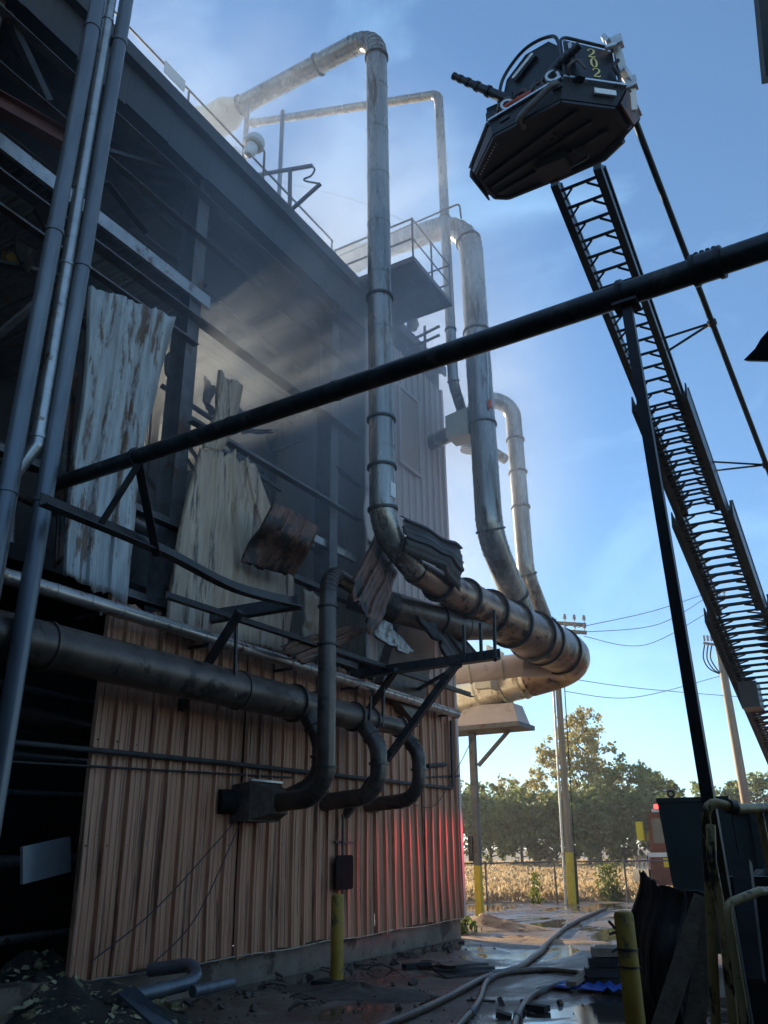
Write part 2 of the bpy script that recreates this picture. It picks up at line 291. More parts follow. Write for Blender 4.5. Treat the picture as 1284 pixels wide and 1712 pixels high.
# ------------------------------------------------------------------ corrugated sheet geometry
RIB = 0.305
PROF = [(0.0, 0), (0.014, 0.052), (0.048, 0.052), (0.062, 0), (0.122, 0), (0.13, 0.008), (0.146, 0.008), (0.154, 0), (0.214, 0), (0.222, 0.008), (0.238, 0.008), (0.246, 0)]
def siding(X, y0, y1, zlo, zhi, jag=0.0, jaglo=0.0, rows=1, seed=0, wave=0.0):
    ys = []; k = 0
    while y0 + k * RIB < y1 - 0.01:
        ys += [(y0 + k * RIB + a, h) for a, h in PROF if y0 + k * RIB + a < y1]; k += 1
    ys.append((y1 + 0.012, 0.002)); m = MB(); n = len(ys)
    for j in range(rows + 1):
        t = j / rows
        for (y, h) in ys:
            z = zlo + (zhi - zlo) * t; x = X + h
            if j == rows and jag: z += jag * (noise.noise((y * 3.1 + seed, seed, 0)) + 0.6 * noise.noise((y * 9 + seed, 1, seed)))
            if j == 0 and jaglo: z += jaglo * noise.noise((y * 2.3, seed + 9, 0)); x += abs(noise.noise((y * 1.7, 4, seed))) * jaglo
            if wave: x += wave * noise.noise((y * 0.8 + seed, z * 0.5, 2))
            m.v.append(Vector((x, y, z)))
    m.f = [(j * n + i, j * n + i + 1, (j + 1) * n + i + 1, (j + 1) * n + i) for j in range(rows) for i in range(n - 1)]
    return m
def sheet(rows, ribs, jag=0.04, curl=0.0, amp=0.03, n=18, seed=1, crumple=0.02, nrm=None, fold=1.0):
    """corrugated sheet through a list of (left point, right point) rows; ribs run from the first row to the last"""
    Ls = smooth([Vector(a) for a, b in rows], 6); Rs = smooth([Vector(b) for a, b in rows], 6); N = len(Ls)
    us = []
    for k in range(ribs):
        us += [((k + a / RIB) / ribs, h / 0.052) for a, h in PROF]
    us.append((1.0, 0)); m = MB(); C = len(us)
    nr = Vector(nrm).normalized() if nrm else (Rs[0] - Ls[0]).cross(Ls[-1] - Ls[0]).normalized()
    if not nrm and nr.dot(CAM - Ls[0]) < 0: nr = -nr
    rf = random.Random(seed); sz = (Ls[-1] - Ls[0]).length; ex = (Rs[0] - Ls[0]).normalized(); ey = (Ls[-1] - Ls[0]).normalized(); folds = []
    for _ in range(5):
        an = rf.uniform(0, math.pi); folds.append((ex * math.cos(an) + ey * math.sin(an), rf.uniform(0, .9) * sz * .8, rf.uniform(-1, 1) * min(.10, sz * .07), rf.uniform(.10, .22) * sz))
    for j in range(N):
        along = (Ls[min(j + 1, N - 1)] - Ls[max(j - 1, 0)]).normalized()
        for (u, h) in us:
            p = Ls[j].lerp(Rs[j], u) + nr * (h * amp + curl * math.sin(math.pi * u))
            p += nr * crumple * noise.noise(p * 1.6 + Vector((seed, 0, 0))) * 1.5
            for fd, fc, fs, fw_ in folds: p += nr * fold * fs * max(0.0, 1 - abs((p - Ls[0]).dot(fd) - fc) / fw_)
            if j in (0, N - 1): p += along * (jag * (round(2.2 * noise.noise((u * ribs * 1.7, seed, j))) / 1.6 + 0.6 * noise.noise((u * ribs * 9, seed, j + 3))))
            m.v.append(p)
    m.f = [(j * C + i, j * C + i + 1, (j + 1) * C + i + 1, (j + 1) * C + i) for j in range(N - 1) for i in range(C - 1)]
    return m
def prow(rows, X=None):
    return [(PX(a[0], a[1], X if X is not None else a[2]), PX(b[0], b[1], X if X is not None else b[2])) for a, b in rows]

def V3(*a): return Vector(a)
# ------------------------------------------------------------------ burnt mill building
WX = -8.0
bld = thing('mill_building', (-8, 12, 0), 'tall corrugated metal mill building with burnt out upper storeys and torn salmon siding', 'building')
def part(mb, name, m, label=None, parent=bld, **k): return mb.build(name, m, parent, label, **k)
Y0, Y1, XB, ZR = -14.0, 16.8, -20.0, 13.2
# lower siding, one part per sheet
y = 6.92; i = 0
while y < Y1 - 0.1:
    w = min(3 * RIB, Y1 - y); zt = 4.62 if y < 13.2 else 4.95; 
    if 7.9 < y < 10.2: zt = 4.9
    part(siding(WX + 0.014 * (i % 2), y, y + w, 0.37 + 0.02 * math.sin(i * 1.7), zt, jag=0.10 if y < 13 else 0.0, jaglo=0.05, rows=6, seed=i * 3.3, wave=0.035), 'siding_panel', M['siding'])
    y += 3 * RIB; i += 1
# full height pale siding near the corner
y = 13.12; i = 0
while y < Y1 - 0.1:
    w = min(3 * RIB, Y1 - y)
    part(siding(WX - 0.006 + 0.003 * (i % 2), y, y + w, 4.9, 12.55, rows=4, seed=40 + i, wave=0.008, jaglo=0.1), 'siding_panel', M['siding_pale'], 'pale upper siding sheet near the corner')
    y += 3 * RIB; i += 1
# sooty siding band beneath the eave
y = -3.0; i = 0
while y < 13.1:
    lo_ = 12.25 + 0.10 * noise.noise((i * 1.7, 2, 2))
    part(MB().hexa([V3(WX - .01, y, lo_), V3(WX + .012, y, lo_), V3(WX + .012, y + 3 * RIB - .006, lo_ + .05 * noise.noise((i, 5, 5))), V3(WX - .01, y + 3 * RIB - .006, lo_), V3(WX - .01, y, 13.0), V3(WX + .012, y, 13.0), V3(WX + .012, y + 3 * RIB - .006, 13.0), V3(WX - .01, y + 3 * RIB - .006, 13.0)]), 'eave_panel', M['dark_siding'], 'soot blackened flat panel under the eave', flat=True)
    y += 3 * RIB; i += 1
# screws on the lower sheets
sc = MB()
for z in (0.62, 1.75, 2.9, 4.05):
    yy = 6.92 + 0.09
    while yy < Y1: sc.box((WX + 0.009, yy, z + random.uniform(-.01, .01)), (0.012, 0.018, 0.018)); yy += RIB
part(sc, 'screws', M['soot'], kind='stuff', flat=True)
part(MB().bbox((-8.4, Y0, -0.3), (WX - 0.045, Y1 - 0.02, 0.42)), 'foundation_wall', M['concrete'])
dr = MB()
pts = [Vector((WX + 0.045, 6.9 + k * 0.45, 0.365 + 0.012 * math.sin(k * 1.3) + 0.03 * max(0, noise.noise((k * .6, 0, 5))))) for k in range(23)]
for a, b in zip(pts, pts[1:]): dr.beam(a, b, 0.03, 0.012)
part(dr, 'drip_edge', M['galv'])
# unseen far end wall at the corner
end = MB()
m = siding(0, 0, 12, 0.4, 13.1)
for q in m.v: end.v.append(Vector((-8.02 - q.y, Y1 + 0.01 + q.x, q.z)))
end.f = m.f; part(end, 'unseen_end_wall', M['end_siding'])
part(MB().bbox((WX - 0.03, Y1 - 0.04, 0.4), (WX + 0.06, Y1 + 0.06, 12.56)), 'corner_trim', M['siding_pale'])
# columns, girts, braces
for yc in (-8.2, -4.1, 0.0, 4.05, 8.15, 12.25, 16.4):
    part(MB().ibeam((-8.35, yc, 0.3), (-8.35, yc, 13.0), 0.26, 0.34, up=Vector((1, 0, 0))), 'column', M['girt'])
for (z, ya, yb, s) in ((12.0, Y0, 13.1, 0.16), (11.15, Y0, 13.1, 0.12), (9.55, Y0, 13.1, 0.20), (9.1, Y0, 8.2, 0.12), (7.75, 8.2, 13.1, 0.14), (6.9, Y0, 5.0, .14), (5.95, Y0, 13.1, 0.16), (4.75, 6.9, 13.1, 0.14)):
    part(MB().angle((-8.12, ya, z), (-8.12, yb, z), s, 0.012), 'girt', M['girt'])
for a, b in (((180, 255), (380, 312)), ((178, 305), (245, 390)), ((75, 170), (5, 20)), ((560, 780), (600, 815))):
    part(MB().angle(PX(*a, -8.2), PX(*b, -8.2), 0.11, 0.012), 'brace', M['steel'])
for a, b in (((0, 75), (148, 215)), ((0, 30), (120, 10)), ((20, 280), (95, 420)), ((200, 300), (330, 420)), ((345, 330), (250, 300)), ((0, 560), (70, 500)), ((395, 420), (560, 560)), ((240, 395), (345, 480))):
    part(MB().angle(PX(*a, -9.0), PX(*b, -8.6), 0.12, 0.012), 'brace', M['girt'])
for z in (10.6, 11.6): part(MB().ibeam((-9.6, Y0, z), (-9.6, 13, z), .14, .26), 'beam', M['girt'])
part(MB().ibeam(PX(-60, 140, -8.3), PX(112, 236, -8.3), 0.2, 0.26), 'beam', M['red_steel'], 'red oxide primed beam')
# deck edge, floors, roof
dk = siding(0, Y0, 8.35, 0, 1)
dm = MB()
for q in dk.v: dm.v.append(Vector((-8.15 - q.z * 11.7, q.y, 10.08 + q.x)))
dm.f = dk.f; part(dm, 'floor_deck', M['girt'], 'corrugated floor deck with pale edge', solid=0.01)
part(MB().bbox((-8.16, Y0, 9.92), (-8.10, 8.4, 10.14)), 'deck_edge', M['galv'], 'pale scorched edge angle of the deck')
part(MB().bbox((XB, Y0, 5.0), (-8.7, 16.6, 5.2)), 'added_dark_slab', M['soot'])  # dark slab added to keep the lower bays dark
part(MB().bbox((XB - 0.3, Y0, 13.12), (WX + 0.12, Y1 + 0.1, 13.22)), 'roof', M['dark_siding'])
part(MB().bbox((WX + 0.10, Y0, 13.0), (WX + 0.16, Y1 + 0.12, 13.27)), 'fascia', M['dark_siding'])
for x in (-9.4, -11, -12.6, -14.2, -15.8, -17.4): part(MB().ibeam((x, Y0, 12.98), (x, Y1 - 0.1, 12.98), 0.1, 0.24), 'purlin', M['steel'])
for yc in (4.05, 8.15, 12.25): part(MB().ibeam((-8.5, yc, 12.6), (XB, yc, 12.6), 0.2, 0.5), 'rafter', M['steel'])
# back wall open near the top; holed partition added to shape sun shafts
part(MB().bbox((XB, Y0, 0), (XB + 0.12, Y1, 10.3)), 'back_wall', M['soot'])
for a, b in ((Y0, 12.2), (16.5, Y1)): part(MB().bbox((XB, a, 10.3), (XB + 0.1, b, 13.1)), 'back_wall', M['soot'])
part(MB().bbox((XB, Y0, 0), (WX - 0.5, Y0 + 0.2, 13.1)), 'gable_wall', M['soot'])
part(MB().bbox((-11.6, Y0, 0.02), (-11.4, 16.6, 4.98)), 'light_baffle', M['soot'])  # dark wall added to keep the lower opening black
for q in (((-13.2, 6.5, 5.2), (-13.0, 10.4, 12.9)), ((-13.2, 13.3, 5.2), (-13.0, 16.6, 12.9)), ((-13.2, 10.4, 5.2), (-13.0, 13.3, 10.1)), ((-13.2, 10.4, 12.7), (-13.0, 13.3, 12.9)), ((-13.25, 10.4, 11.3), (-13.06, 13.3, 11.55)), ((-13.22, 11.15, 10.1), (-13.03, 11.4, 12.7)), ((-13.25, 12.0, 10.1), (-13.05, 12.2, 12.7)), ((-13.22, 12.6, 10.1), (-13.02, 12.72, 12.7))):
    part(MB().bbox(*q), 'light_baffle', M['dark_siding'])
part(MB().bbox((-12.2, Y0, 5.2), (-12.0, 6.4, 10.0)), 'light_baffle', M['dark_siding'])
# inside clutter seen through the openings
part(MB().tube(bend([PX(205, 868, -9.2), PX(300, 915, -9.2), PX(420, 960, -9.2)], .2, 3), 0.11, 14), 'process_pipe', M['galv'], 'silver pipe inside the opening')
part(MB().tube([PX(-20, 1185, -9.5), PX(160, 1225, -9.5)], 0.14, 14), 'process_pipe', M['duct_black'])
part(MB().tube([PX(-20, 1140, -9.0), PX(165, 1180, -9.0)], 0.06, 10), 'process_pipe', M['steel'])
for k, (z_, r_) in enumerate(((.7, .05), (1.5, .09), (2.3, .04), (2.75, .07))): part(MB().tube([V3(-9.0 - .2 * k, 1, z_), V3(-9.0 - .2 * k, 10, z_ + .1)], r_, 12), 'process_pipe', M[('galv', 'girt', 'conduit', 'galv')[k]])
for k in range(4): part(MB().angle(V3(-8.7, 3.2 + k * 1.0, .4), V3(-8.7, 3.2 + k * 1.0, 4.8), .1, .012, V3(1, 0, 0)), 'frame_post', M['girt'])
part(MB().bbox((-10.6, 4.0, .4), (-9.4, 5.8, 1.3)), 'machine_housing', M['girt'])
part(MB().bbox((-11.2, 3.2, 5.2), (-9.2, 5.6, 7.4)), 'machine_housing', M['steel'])
part(MB().box(PX(20, 435, -9.2), (0.1, 0.25, 0.16)), 'lamp_housing', M['bollard'], 'yellow box hung in the opening')
part(MB().lathe([(0.0, 0), (.5, .1), (.9, .6), (.95, 2.2), (.6, 2.6), (0.01, 2.7)], (-10.8, 10.4, 5.2), 20), 'hopper', M['girt'])
for a, b in (((505, 905), (545, 935)), ((400, 765), (430, 858)), ((500, 870), (590, 930)), ((345, 735), (470, 820))):
    part(MB().beam(PX(*a, -8.5), PX(*b, -8.5), 0.06, 0.06), 'bent_bar', M['girt'])
part(MB().beam(PX(500, 888, -8.3), PX(592, 935, -8.3), 0.1, 0.14), 'ledger', M['galv'], 'pale ledger with scraps on it')
part(MB().beam(PX(36, 1447, -8.75), PX(116, 1428, -8.75), 0.05, 0.40), 'loose_board', M['white_paint'], 'pale board jutting into the dark opening')
rc_ = random.Random(4)
for k in range(26):
    y0_ = rc_.uniform(3.0, 12.6); x0_ = rc_.uniform(-11.5, -8.8); z0_ = rc_.uniform(5.6, 9.4); kind = k % 3
    if kind == 0: part(MB().tube(bend([V3(x0_, y0_, z0_), V3(x0_, y0_ + rc_.uniform(.6, 2), z0_ + rc_.uniform(-.3, .3)), V3(x0_ + rc_.uniform(-.4, .4), y0_ + rc_.uniform(1.5, 2.4), z0_ - rc_.uniform(.4, 1.4))], .12, 4), rc_.uniform(.03, .09), 10), 'process_pipe', M[rc_.choice(('steel', 'galv', 'duct_black'))])
    elif kind == 1: part(MB().tube(smooth([V3(x0_, y0_, 9.6), V3(x0_, y0_ + .15, z0_), V3(x0_ + .1, y0_ + .5, z0_ - .5), V3(x0_, y0_ + .7, z0_ + .1)], 5), .018, 6), 'hanging_cable', M['wire'])
    else: part(MB().angle(V3(x0_, y0_, z0_), V3(x0_ + rc_.uniform(-.5, .5), y0_ + rc_.uniform(.8, 2.2), z0_ + rc_.uniform(-1, 1)), .1, .012), 'bent_bar', M['girt'])
for k in range(9):
    part(sheet([(V3(-8.6 - .1 * k, 3.2 + k * 1.05, 9.5), V3(-8.6 - .1 * k, 3.6 + k * 1.05, 9.5)), (V3(-8.5 - .1 * k, 3.25 + k * 1.05, 9.0), V3(-8.7 - .1 * k, 3.55 + k * 1.05, 9.1)), (V3(-8.5, 3.3 + k * 1.05, 8.5 + .3 * (k % 3)), V3(-8.7, 3.5 + k * 1.05, 8.6 + .3 * (k % 3)))], 1, jag=.15, seed=50 + k), 'hanging_scrap', M['char_sheet'], solid=.006)
# louvre
lv = MB(); a = PX(668, 640, WX); b = PX(691, 752, WX); ya, yb = a.y, b.y; za, zb = b.z, PX(668, 640, WX).z
LZ0, LZ1, LY0, LY1 = 9.55, 11.55, 14.45, 15.45
fr = MB()
for q in (((WX + .02, LY0, LZ0), (WX + .10, LY0 + .06, LZ1)), ((WX + .02, LY1 - .06, LZ0), (WX + .10, LY1, LZ1)), ((WX + .02, LY0 + .06, LZ0), (WX + .10, LY1 - .06, LZ0 + .06)), ((WX + .02, LY0 + .06, LZ1 - .06), (WX + .10, LY1 - .06, LZ1))): fr.bbox(*q)
lo = part(fr, 'louver', M['siding_pale'], 'framed louvre vent in the upper siding')
for k in range(17):
    z = LZ0 + 0.10 + k * 0.108
    MB().box((WX + 0.065, (LY0 + LY1) / 2, z), (0.012, LY1 - LY0 - 0.13, 0.10), Matrix.Rotation(RAD(35), 3, 'Y')).build('slat', M['siding_pale'], lo)
# torn sheets still hanging from the frame
part(sheet(prow([((150, 478), (292, 530)), ((136, 640), (264, 655)), ((120, 780), (240, 748)), ((110, 870), (226, 860)), ((106, 962), (212, 1010))], -7.72), 3, jag=0.06, curl=0.0, amp=0.04, seed=3, fold=.35, crumple=.008), 'torn_siding', M['bare_sheet'], 'bare blistered sheet hanging loose', solid=0.006)
part(sheet(prow([((366, 618), (406, 645)), ((356, 690), (394, 705)), ((338, 748), (374, 752))], -7.75), 1, jag=0.08, curl=0.03, amp=0.045, seed=5), 'torn_siding', M['siding_torn'], 'narrow curled strip at the top', solid=0.006)
part(sheet(prow([((334, 748), (428, 776)), ((317, 812), (448, 834)), ((300, 880), (474, 892)), ((288, 950), (492, 962)), ((280, 1010), (486, 1040)), ((277, 1042), (478, 1092))], -7.80), 4, jag=0.10, curl=0.02, seed=8, crumple=0.01, amp=0.04, fold=.5), 'torn_siding', M['siding_torn'], 'beige sheet bellied out from the wall', solid=0.006)
part(sheet(prow([((458, 838, -7.2), (533, 880, -7.0)), ((440, 870, -7.25), (520, 912, -7.0)), ((418, 905, -7.5), (505, 938, -7.3)), ((404, 940, -7.62), (490, 965, -7.55))]), 3, jag=0.05, curl=0.10, seed=12), 'torn_siding', M['rust_sheet'], 'brown sheet folded down over itself', solid=0.006)
part(sheet(prow([((612, 808), (650, 830)), ((606, 850), (650, 870)), ((612, 905), (655, 925))], -7.9), 1, jag=0.05, seed=15), 'torn_siding', M['siding_pale'], solid=0.006)
part(sheet(prow([((507, 985), (540, 1000)), ((507, 1040), (535, 1050)), ((507, 1075), (535, 1085))], -7.85), 1, jag=0.05, seed=17), 'torn_siding', M['siding_torn'], solid=0.006)
part(sheet(prow([((100, 600, -8.3), (135, 620, -8.2)), ((92, 720, -8.3), (120, 740, -8.2)), ((95, 830, -8.3), (112, 840, -8.2)), ((90, 950, -8.2), (118, 925, -8.1))]), 1, jag=0.1, seed=19), 'torn_siding', M['rust_sheet'], solid=0.006)
# chute down the dark bay beside the corner
part(MB().prism([PX(668, 1040, -7.75), PX(735, 1040, -7.75), PX(700, 1215, -7.75), PX(640, 1140, -7.75)], (-0.2, 0, 0)), 'chute', M['duct_black'])
# handrail on the roof
for z in (14.12, 14.42): part(MB().tube([(-8.45, -2, z), (-8.45, 12.5, z)], 0.022, 8), 'handrail', M['girt'])
for k in range(10): part(MB().tube([(-8.45, -1.5 + k * 1.55, 13.2), (-8.45, -1.5 + k * 1.55, 14.42)], 0.022, 8), 'handrail_post', M['girt'])
part(MB().bbox((-8.42, 7.15, 14.2), (-8.40, 7.65, 14.46)), 'notice_plate', M['white_paint'])

# ------------------------------------------------------------------ neighbouring building: seen edge, plus unseen walls and canopy added to block skylight
nb = thing('opposite_building', (3, 0, 0), 'dark building edge at the upper right corner with torn roof scrap', 'building')
MB().bbox((2.2, -14, 0), (2.5, 6.5, 6.5)).build('side_sky_blocker', M['dark_siding'], nb)
MB().bbox((-6.4, -12.3, 0), (2.2, -12, 6)).build('rear_sky_blocker', M['dark_siding'], nb)
MB().bbox((-7.4, -12, 5.6), (2.2, 1.35, 5.8)).build('canopy_sky_blocker', M['dark_siding'], nb)
MB().beam(PD(1273, -60, 5.2), PD(1291, 132, 5.2), 0.10, 0.10).build('eave_post', M['steel'], nb)
MB().prism([PD(1243, 602, 5.0), PD(1262, 583, 5.0), PD(1272, 566, 5.0), PD(1288, 548, 5.0), PD(1330, 545, 5.0), PD(1330, 598, 5.0), PD(1284, 603, 5.0)], (0.02, 0.05, 0.01)).build('roof_scrap', M['char_sheet'], nb)
# ------------------------------------------------------------------ ducts
def V3(*a): return Vector(a)
def duct_run(root, path, r, m, rings=(), name='duct_pipe', n=36, rw=0.045, rp=0.035, seams=(), sharp=14, fm=None):
    p = MB().tube(path, r, n).build(name, m, root, sharp=sharp)
    for s in rings:
        c, t = at_len(path, s); MB().ring(c, t, r + rp, rw, n, r * 0.97).build('flange', fm or M['flange'], root)
    for s in seams:
        c, t = at_len(path, s); MB().ring(c, t, r + 0.006, 0.03, n, r * 0.97).build('seam_band', m, p)
    gs = MB()
    for i in range(1, len(path) - 1):
        t1, t2 = (path[i] - path[i - 1]).normalized(), (path[i + 1] - path[i]).normalized()
        if t1.angle(t2) > .1: gs.ring(path[i], t1 + t2, r * 1.018 + .004, .022, n, r * .96)
    if gs.v: gs.build('gore_seams', m, p, kind='stuff')
    return p
AX, AY = -6.5, 11.21
# A: the tall grey riser in front of the wall
dA = thing('exhaust_riser', (AX, AY, 6.0), 'tallest grey duct, rising in front of the dark facade and bending back over the roof', 'duct', 'grey ducts')
zt = 18.35
pathA = bend([V3(AX, 12.30, 6.22), V3(AX, AY, 6.6), V3(AX, AY, zt), V3(-10.35, AY, zt + 0.05)], 0.62, 7)
LA = plen(pathA)
zring = [PY(638, q, AY).z for q in (852, 782, 702, 497)]
def sA(z): return z - 6.6 + (pathA[-1] - pathA[0]).length * 0
base = [i for i, q in enumerate(pathA) if q.z > 6.9]
s0 = plen(pathA[:base[0] + 1]); z0 = pathA[base[0]].z
duct_run(dA, pathA, 0.225, M['duct'], [s0 + (z - z0) for z in zring] + [s0 + (zt - 0.75 - z0), LA - 0.05, LA - 2.3], seams=[s0 + k * 1.22 for k in range(9)])
c0 = pathA[-1]
MB().lathe([(0.225, 0), (0.24, .02), (0.40, .35), (0.42, 1.0), (0.42, 1.1)], c0, 28, V3(-1, 0, -0.05)).build('reducer', M['cream'], dA, 'cream reducer at the roof end')
MB().ring(c0 + V3(-1.08, 0, -0.05), (1, 0, 0), 0.50, 0.05, 28, 0.4).build('flange', M['cream'], dA)
MB().box(c0 + V3(-0.55, 0.0, 0.5), (0.06, 0.06, 0.2)).build('lifting_lug', M['flange'], dA)
MB().bbox((AX + 0.19, AY - 0.10, 7.15), (AX + 0.232, AY + 0.06, 7.42)).build('paper_label', M['label'], dA)
# roof blower below it
fb = thing('roof_blower', (-11.6, 11.5, 13.22), 'pale conical blower housing on the roof beneath the cream reducer', 'blower')
MB().lathe([(0.75, 0), (0.75, 1.4), (0.62, 2.6), (0.42, 4.2), (0.30, 4.7)], (-11.2, 11.9, 13.22), 24).build('housing', M['white_paint'], fb)
MB().ring((-11.2, 11.9, 15.6), (0, 0, 1), 0.72, 0.06, 24, 0.6).build('flange', M['white_paint'], fb)
MB().bbox((-11.9, 11.0, 13.22), (-11.7, 11.4, 17.9)).build('support_leg', M['girt'], fb)
MB().bbox((-9.9, 10.9, 13.22), (-9.82, 10.98, 18.05)).build('support_leg', M['girt'], fb)
MB().bbox((-9.4, 11.6, 13.22), (-9.33, 11.67, 18.1)).build('support_leg', M['girt'], fb)

# manifold: the fat stepped duct parallel to the wall
dM = thing('manifold_duct', (-6.5, 16, 5.6), 'fat stepped brown metal duct running level from the riser to the golden elbow', 'duct', 'grey ducts')
zM = 6.2
steps = [(12.30, 13.25, .235), (13.25, 14.35, .30), (14.35, 15.55, .37), (15.55, 16.75, .44), (16.75, 18.05, .50), (18.05, 19.9, .56)]
for k, (a, b, r) in enumerate(steps):
    r2 = steps[k + 1][2] if k + 1 < len(steps) else r
    MB().tube([V3(-6.5, a, zM), V3(-6.5, b - 0.18, zM), V3(-6.5, b, zM)], [r, r + (r2 - r) * .2, r2 - .006], 40).build('duct_section', M['duct_rust'], dM, sharp=30)
    MB().ring((-6.5, b - 0.03, zM), (0, 1, 0), max(r, r2) + 0.04, 0.06, 40, r * 0.9).build('flange', M['flange'], dM)
MB().ring((-6.5, 18.6, zM), (0, 1, 0), 0.60, 0.05, 40, .5).build('flange', M['flange'], dM)
elb = bend([V3(-6.5, 19.9, zM), V3(-6.5, 21.3, zM - .02), V3(-7.9, 21.5, zM - 0.2)], 1.05, 8)
MB().tube(elb, 0.565, 40).build('elbow', M['duct_rust'], dM, sharp=12)
lobst = [V3(-7.9, 21.5, zM - .2), V3(-8.6, 21.5, zM - .36), V3(-9.4, 21.5, zM - .55), V3(-10.4, 21.5, zM - .72), V3(-11.2, 21.5, zM - .75)]
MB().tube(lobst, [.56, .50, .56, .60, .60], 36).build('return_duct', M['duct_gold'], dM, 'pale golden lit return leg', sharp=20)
for q, rr in ((0.25, .57), (0.8, .56), (1.5, .58), (2.1, .63), (2.6, .65)):
    c, t = at_len(lobst, q); MB().ring(c, t, rr, 0.05, 36, .45).build('flange', M['cream'], dM)
MB().box((-8.95, 21.15, 6.15), (0.5, 0.9, 1.0)).build('access_box', M['cream'], dM)
MB().box((-8.66, 21.0, 6.15), (0.06, 1.1, 1.15)).build('box_flange', M['cream'], dM)
for z in (8, ): pass
# hangers and the plate
pf = thing('blower_platform', (-9.86, 21.74, 0), 'yellow footed steel post carrying the blower base past the corner', 'platform')
pb, pt = V3(-9.86, 21.74, 0), V3(-9.75, 21.6, 4.62)
mid = pb.lerp(pt, 0.27)
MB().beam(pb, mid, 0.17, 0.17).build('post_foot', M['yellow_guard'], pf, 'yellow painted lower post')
MB().beam(mid, pt, 0.165, 0.165).build('post', M['girt'], pf)
MB().beam(PY(800, 1280, 21.65), PY(858, 1213, 21.65), 0.09, 0.09).build('brace', M['girt'], pf)
MB().bbox((-11.2, 20.9, 4.62), (-8.1, 22.1, 4.74)).build('base_frame', M['girt'], pf)
MB().hexa([V3(-10.0, 21.0, 4.75), V3(-8.15, 21.0, 4.75), V3(-8.15, 21.9, 4.75), V3(-10.0, 21.9, 4.77), V3(-9.7, 21.1, 5.3), V3(-8.3, 21.1, 5.25), V3(-8.3, 21.8, 5.25), V3(-9.7, 21.8, 5.3)]).build('hood', M['siding_pale'], pf, flat=True)
MB().box(pb.lerp(pt, .36) + V3(-.14, -.05, 0), (.12, .16, .62)).build('switch_box', M['steel'], pf)

# B: second riser
dB = thing('exhaust_riser', (-6.5, 15.87, 6.7), 'second thick grey riser with orange tag, topped by a bend above the grated platform', 'duct', 'grey ducts')
BY = 15.87
pathB = bend([V3(-6.5, 17.5, 6.55), V3(-6.5, BY, 8.0), V3(-6.5, BY, 16.75), V3(-9.6, BY, 16.95)], 1.15, 8)
i0 = [i for i, q in enumerate(pathB) if q.z > 8.3][0]; s0 = plen(pathB[:i0 + 1]); z0 = pathB[i0].z
duct_run(dB, pathB, 0.30, M['duct'], [s0 + PY(x, y, BY).z - z0 for x, y in ((785, 402), (795, 556), (802, 712), (816, 886))] + [0.55], seams=[s0 + k * 1.22 for k in range(7)])
MB().tube([V3(-9.6, BY, 16.95), V3(-9.75, BY, 16.95), V3(-9.8, BY, 16.95), V3(-10.6, BY, 16.97)], [.3, .3, .52, .52], 4).build('damper_box', M['cream'], dB, 'cream damper box over the roof', flat=True)
MB().tube([V3(-10.6, BY, 16.97), V3(-11.0, BY, 16.8), V3(-11.4, BY, 16.2), V3(-11.5, BY, 13.3)], [.4, .42, .45, .45], 24).build('roof_stub', M['cream'], dB)
MB().box(V3(-6.22, BY - .17, PY(792, 690, BY).z), (.09, .09, .2)).build('orange_tag', M['orange'], dB)
MB().tube(smooth([V3(-6.21, BY - .14, PY(792, 600, BY).z), V3(-6.20, BY - .18, PY(792, 640, BY).z), V3(-6.22, BY - .2, PY(792, 670, BY).z), V3(-6.22, BY - .17, PY(792, 700, BY).z)], 4), 0.012, 6).build('sensor_cable', M['label'], dB)
# C: gooseneck
dC = thing('gooseneck_duct', (-6.5, 17.95, 6.8), 'slim grey gooseneck duct curving over beside the second riser', 'duct', 'grey ducts')
pathC = bend([V3(-6.5, 19.4, 6.4), V3(-6.5, 17.97, 7.7), V3(-6.5, 17.97, 12.35), V3(-7.3, 17.4, 12.42), V3(-7.5, 17.25, 10.9)], 0.55, 8)
i0 = [i for i, q in enumerate(pathC) if q.z > 8.2][0]; s0 = plen(pathC[:i0 + 1]); z0 = pathC[i0].z
duct_run(dC, pathC, 0.205, M['duct'], [s0 + PY(x, y, 17.97).z - z0 for x, y in ((860, 736), (866, 790), (872, 848), (880, 960))] + [0.5], n=28)
# D: thin pipe behind
dD = thing('thin_duct', (-7, 15.3, 10), 'thinnest pale duct behind the risers, level over the roof then straight down', 'duct', 'grey ducts')
a = PY(415, 207, 15.3); b = PY(733, 158, 15.3); c = PY(744, 645, 15.3)
pathD = bend([a, b, V3(b.x, 15.3, c.z), V3(-7.15, 16.6, c.z - .75), V3(-6.75, 17.8, 10.7)], 0.35, 6)
duct_run(dD, pathD, 0.125, M['duct'], [0.25, plen([a, b]) + 4.2, plen([a, b]) + 7.6, plen([a, b]) + 9.0], n=22, rp=.02)
# side stub with cream box on the wall
st = thing('wall_stub_duct', (-7.4, 16.4, 10), 'cream box and short stub joining the second riser to the wall', 'duct')
z = PY(755, 718, BY).z
MB().tube([V3(-8.0, BY + .3, z - .05), V3(-7.3, BY + .15, z)], 0.19, 20).build('stub', M['duct'], st)
MB().hexa([V3(-7.35, BY - .2, z - .28), V3(-6.78, BY - .2, z - .33), V3(-6.78, BY + .35, z - .33), V3(-7.35, BY + .35, z - .28), V3(-7.35, BY - .2, z + .28), V3(-6.78, BY - .2, z + .36), V3(-6.78, BY + .35, z + .36), V3(-7.35, BY + .35, z + .28)]).build('box', M['cream'], st, flat=True)
